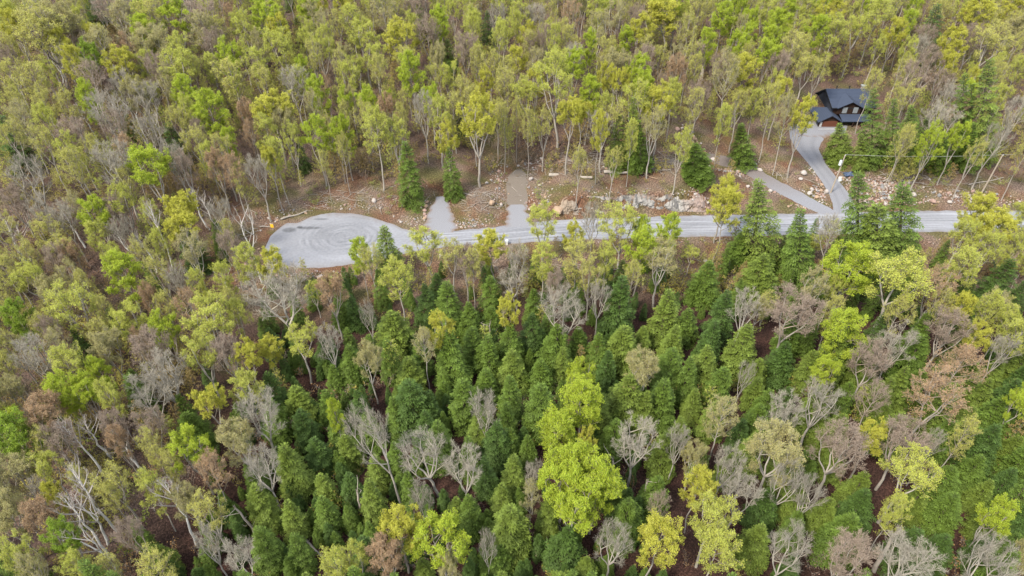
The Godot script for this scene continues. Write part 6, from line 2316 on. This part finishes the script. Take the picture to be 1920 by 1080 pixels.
hl 12.4 63.5 8.7 2.6 0.02 46 1 -1
K 28.9 187.6 13.0 1.8 -0.00 51 7 1
P 31.9 140.1 13.3 1.8 -0.02 7 3 1
O -16.1 140.4 11.6 1.9 0.02 14 1 -1
G 65.9 199.7 13.3 2.1 -0.04 7 7 2
G 70.8 200.9 16.0 1.9 0.02 7 7 4
Y 9.0 201.4 11.7 2.0 -0.01 35 7 -1
h 77.1 87.8 7.8 1.8 -0.01 38 5 1
Y 43.1 196.9 15.7 2.5 -0.01 7 5 1
h -10.0 58.0 9.6 3.4 0.01 40 7 0
hl -18.4 50.3 8.9 2.8 0.03 39 2 1
L -35.7 137.2 13.8 1.9 0.02 14 3 2
O -82.5 193.2 13.9 1.8 -0.03 52 5 4
h 44.9 80.0 6.9 3.2 -0.02 15 2 -1
h 79.1 100.4 6.9 1.8 -0.01 18 0 4
O 91.1 120.5 13.7 2.1 0.01 6 5 -1
G 88.1 164.3 12.8 2.2 0.02 48 4 0
hd -17.5 42.5 8.8 2.9 -0.02 39 2 -1
K 55.9 169.1 15.8 2.1 -0.00 7 7 0
L -62.0 148.4 14.4 2.0 -0.02 52 4 0
h -20.3 61.8 7.1 3.3 -0.01 39 5 0
K -60.7 164.0 13.3 2.4 0.01 52 5 0
Y 26.0 196.2 11.9 1.8 0.01 35 0 1
h 61.3 95.8 7.1 1.8 -0.00 18 0 0
G -53.4 60.4 14.2 2.0 -0.02 29 3 -1
K -10.0 177.2 14.0 2.5 -0.01 35 3 -1
hl -27.8 47.6 8.0 2.8 -0.00 39 3 1
h -34.5 89.3 6.1 1.8 -0.01 11 0 0
O 21.5 197.6 14.9 2.1 0.01 35 0 4
P -61.9 123.6 14.4 1.8 -0.01 22 3 -1
L 58.2 179.5 15.4 2.0 0.01 7 7 2
G 54.9 191.0 14.4 1.9 0.03 7 6 0
h 58.7 100.2 7.5 1.8 0.01 18 5 0
hl 29.1 63.7 7.3 3.2 0.00 45 4 1
hl 45.3 52.0 7.7 2.9 0.05 44 6 -1
G -24.5 170.7 14.4 2.7 -0.01 14 6 0
hl 61.1 47.7 7.4 2.6 0.00 43 0 -1
O 48.3 183.2 13.3 2.0 0.01 7 6 0
h 74.2 82.5 7.0 2.8 -0.02 38 4 -1
G 19.2 131.0 14.0 2.2 -0.01 51 1 0
hl 78.9 73.6 7.6 3.0 -0.04 38 2 -1
h 35.5 63.7 6.7 3.0 0.00 45 4 1
O 39.8 152.3 16.4 2.4 0.03 7 4 0
G -31.8 183.1 16.0 2.2 0.02 14 6 2
hl 37.9 72.5 6.7 2.6 -0.03 45 5 -1
O -37.2 119.8 11.6 1.6 -0.00 0 6 0
Y 55.3 200.7 15.9 2.5 -0.02 7 6 2
G -44.3 124.1 14.6 2.1 0.04 22 0 2
h 65.4 89.6 6.2 1.8 0.01 18 1 2
G -78.4 141.6 11.5 1.9 -0.01 50 5 -1
h 57.6 94.4 8.3 1.8 0.01 18 4 0
h 64.3 86.5 7.6 1.8 -0.01 18 1 3
G 23.2 120.0 14.8 2.0 -0.01 19 6 -1
h 62.0 54.7 6.9 2.8 0.01 43 6 -1
hl 20.9 78.9 6.2 2.5 -0.02 10 0 0
h -36.2 85.8 7.1 1.8 -0.02 11 1 0
h -65.7 63.0 6.9 2.8 0.02 25 5 -1
O 80.5 136.0 15.2 2.5 -0.00 1 0 -1
h 53.2 92.1 6.6 1.8 -0.01 18 3 1
O 31.1 158.9 12.1 2.2 0.01 7 4 2
h 48.0 88.1 7.6 1.8 0.01 15 6 0
h 76.7 90.8 6.7 1.8 0.01 38 5 2
G 36.3 199.1 15.3 2.0 -0.00 7 5 2
hl 69.0 66.7 8.4 2.6 -0.03 16 0 -1
h 60.8 69.8 7.5 2.9 0.02 16 4 -1
hl 61.4 63.9 10.4 3.8 -0.01 16 2 -1
G 80.2 200.4 15.5 2.5 -0.01 7 7 8
h 57.1 52.7 7.5 3.3 -0.01 43 5 1
h -56.4 69.4 7.5 2.7 0.00 29 3 -1
G -8.1 161.7 11.6 2.1 0.01 14 0 2
h -0.6 62.2 8.5 2.7 -0.02 46 4 2
h 38.9 89.6 6.7 1.8 -0.01 15 4 0
O -45.7 39.2 10.9 2.0 -0.04 25 2 -1
G -118.4 189.3 14.4 2.2 -0.00 31 0 4
hd 31.4 77.8 8.5 3.6 0.02 15 4 1
h 51.0 90.5 6.1 1.8 0.00 15 7 -1
G -49.0 38.7 12.1 1.9 -0.01 25 2 -1
P 125.4 167.1 11.3 1.8 0.00 32 2 -1
O -68.3 201.5 13.0 1.9 -0.01 52 6 1
h -55.2 105.3 6.3 2.1 -0.00 27 6 1
h 18.9 70.6 8.2 2.3 0.01 46 7 -1
h -14.4 75.4 7.3 3.2 0.00 39 6 2
hl 53.2 63.3 6.8 2.7 0.01 16 3 1
h 25.7 94.6 6.2 1.8 0.01 2 2 -1
G 108.9 150.6 14.1 2.3 0.03 47 0 0
G -30.7 90.1 7.0 1.8 0.01 0 2 -1
hl -1.3 50.5 7.3 2.5 0.00 9 4 1
h 74.8 93.2 7.4 1.8 -0.02 18 0 3
O 102.5 178.1 13.5 2.2 -0.04 48 5 0
hd -3.6 53.6 8.0 2.6 -0.00 40 0 0
O 115.3 165.8 14.6 1.8 -0.01 47 0 1
K -39.7 159.5 12.7 2.2 0.01 52 0 -1
h 59.2 89.9 6.5 1.8 0.01 18 2 -1
G -18.3 181.2 16.7 2.5 -0.02 35 4 7
O 69.8 189.3 12.4 2.3 -0.02 7 7 4
K -93.8 179.0 13.9 1.9 -0.01 31 0 2
L 61.7 163.1 15.0 2.8 -0.02 7 0 3
hl 11.0 38.4 8.3 2.6 0.01 41 3 -1"""
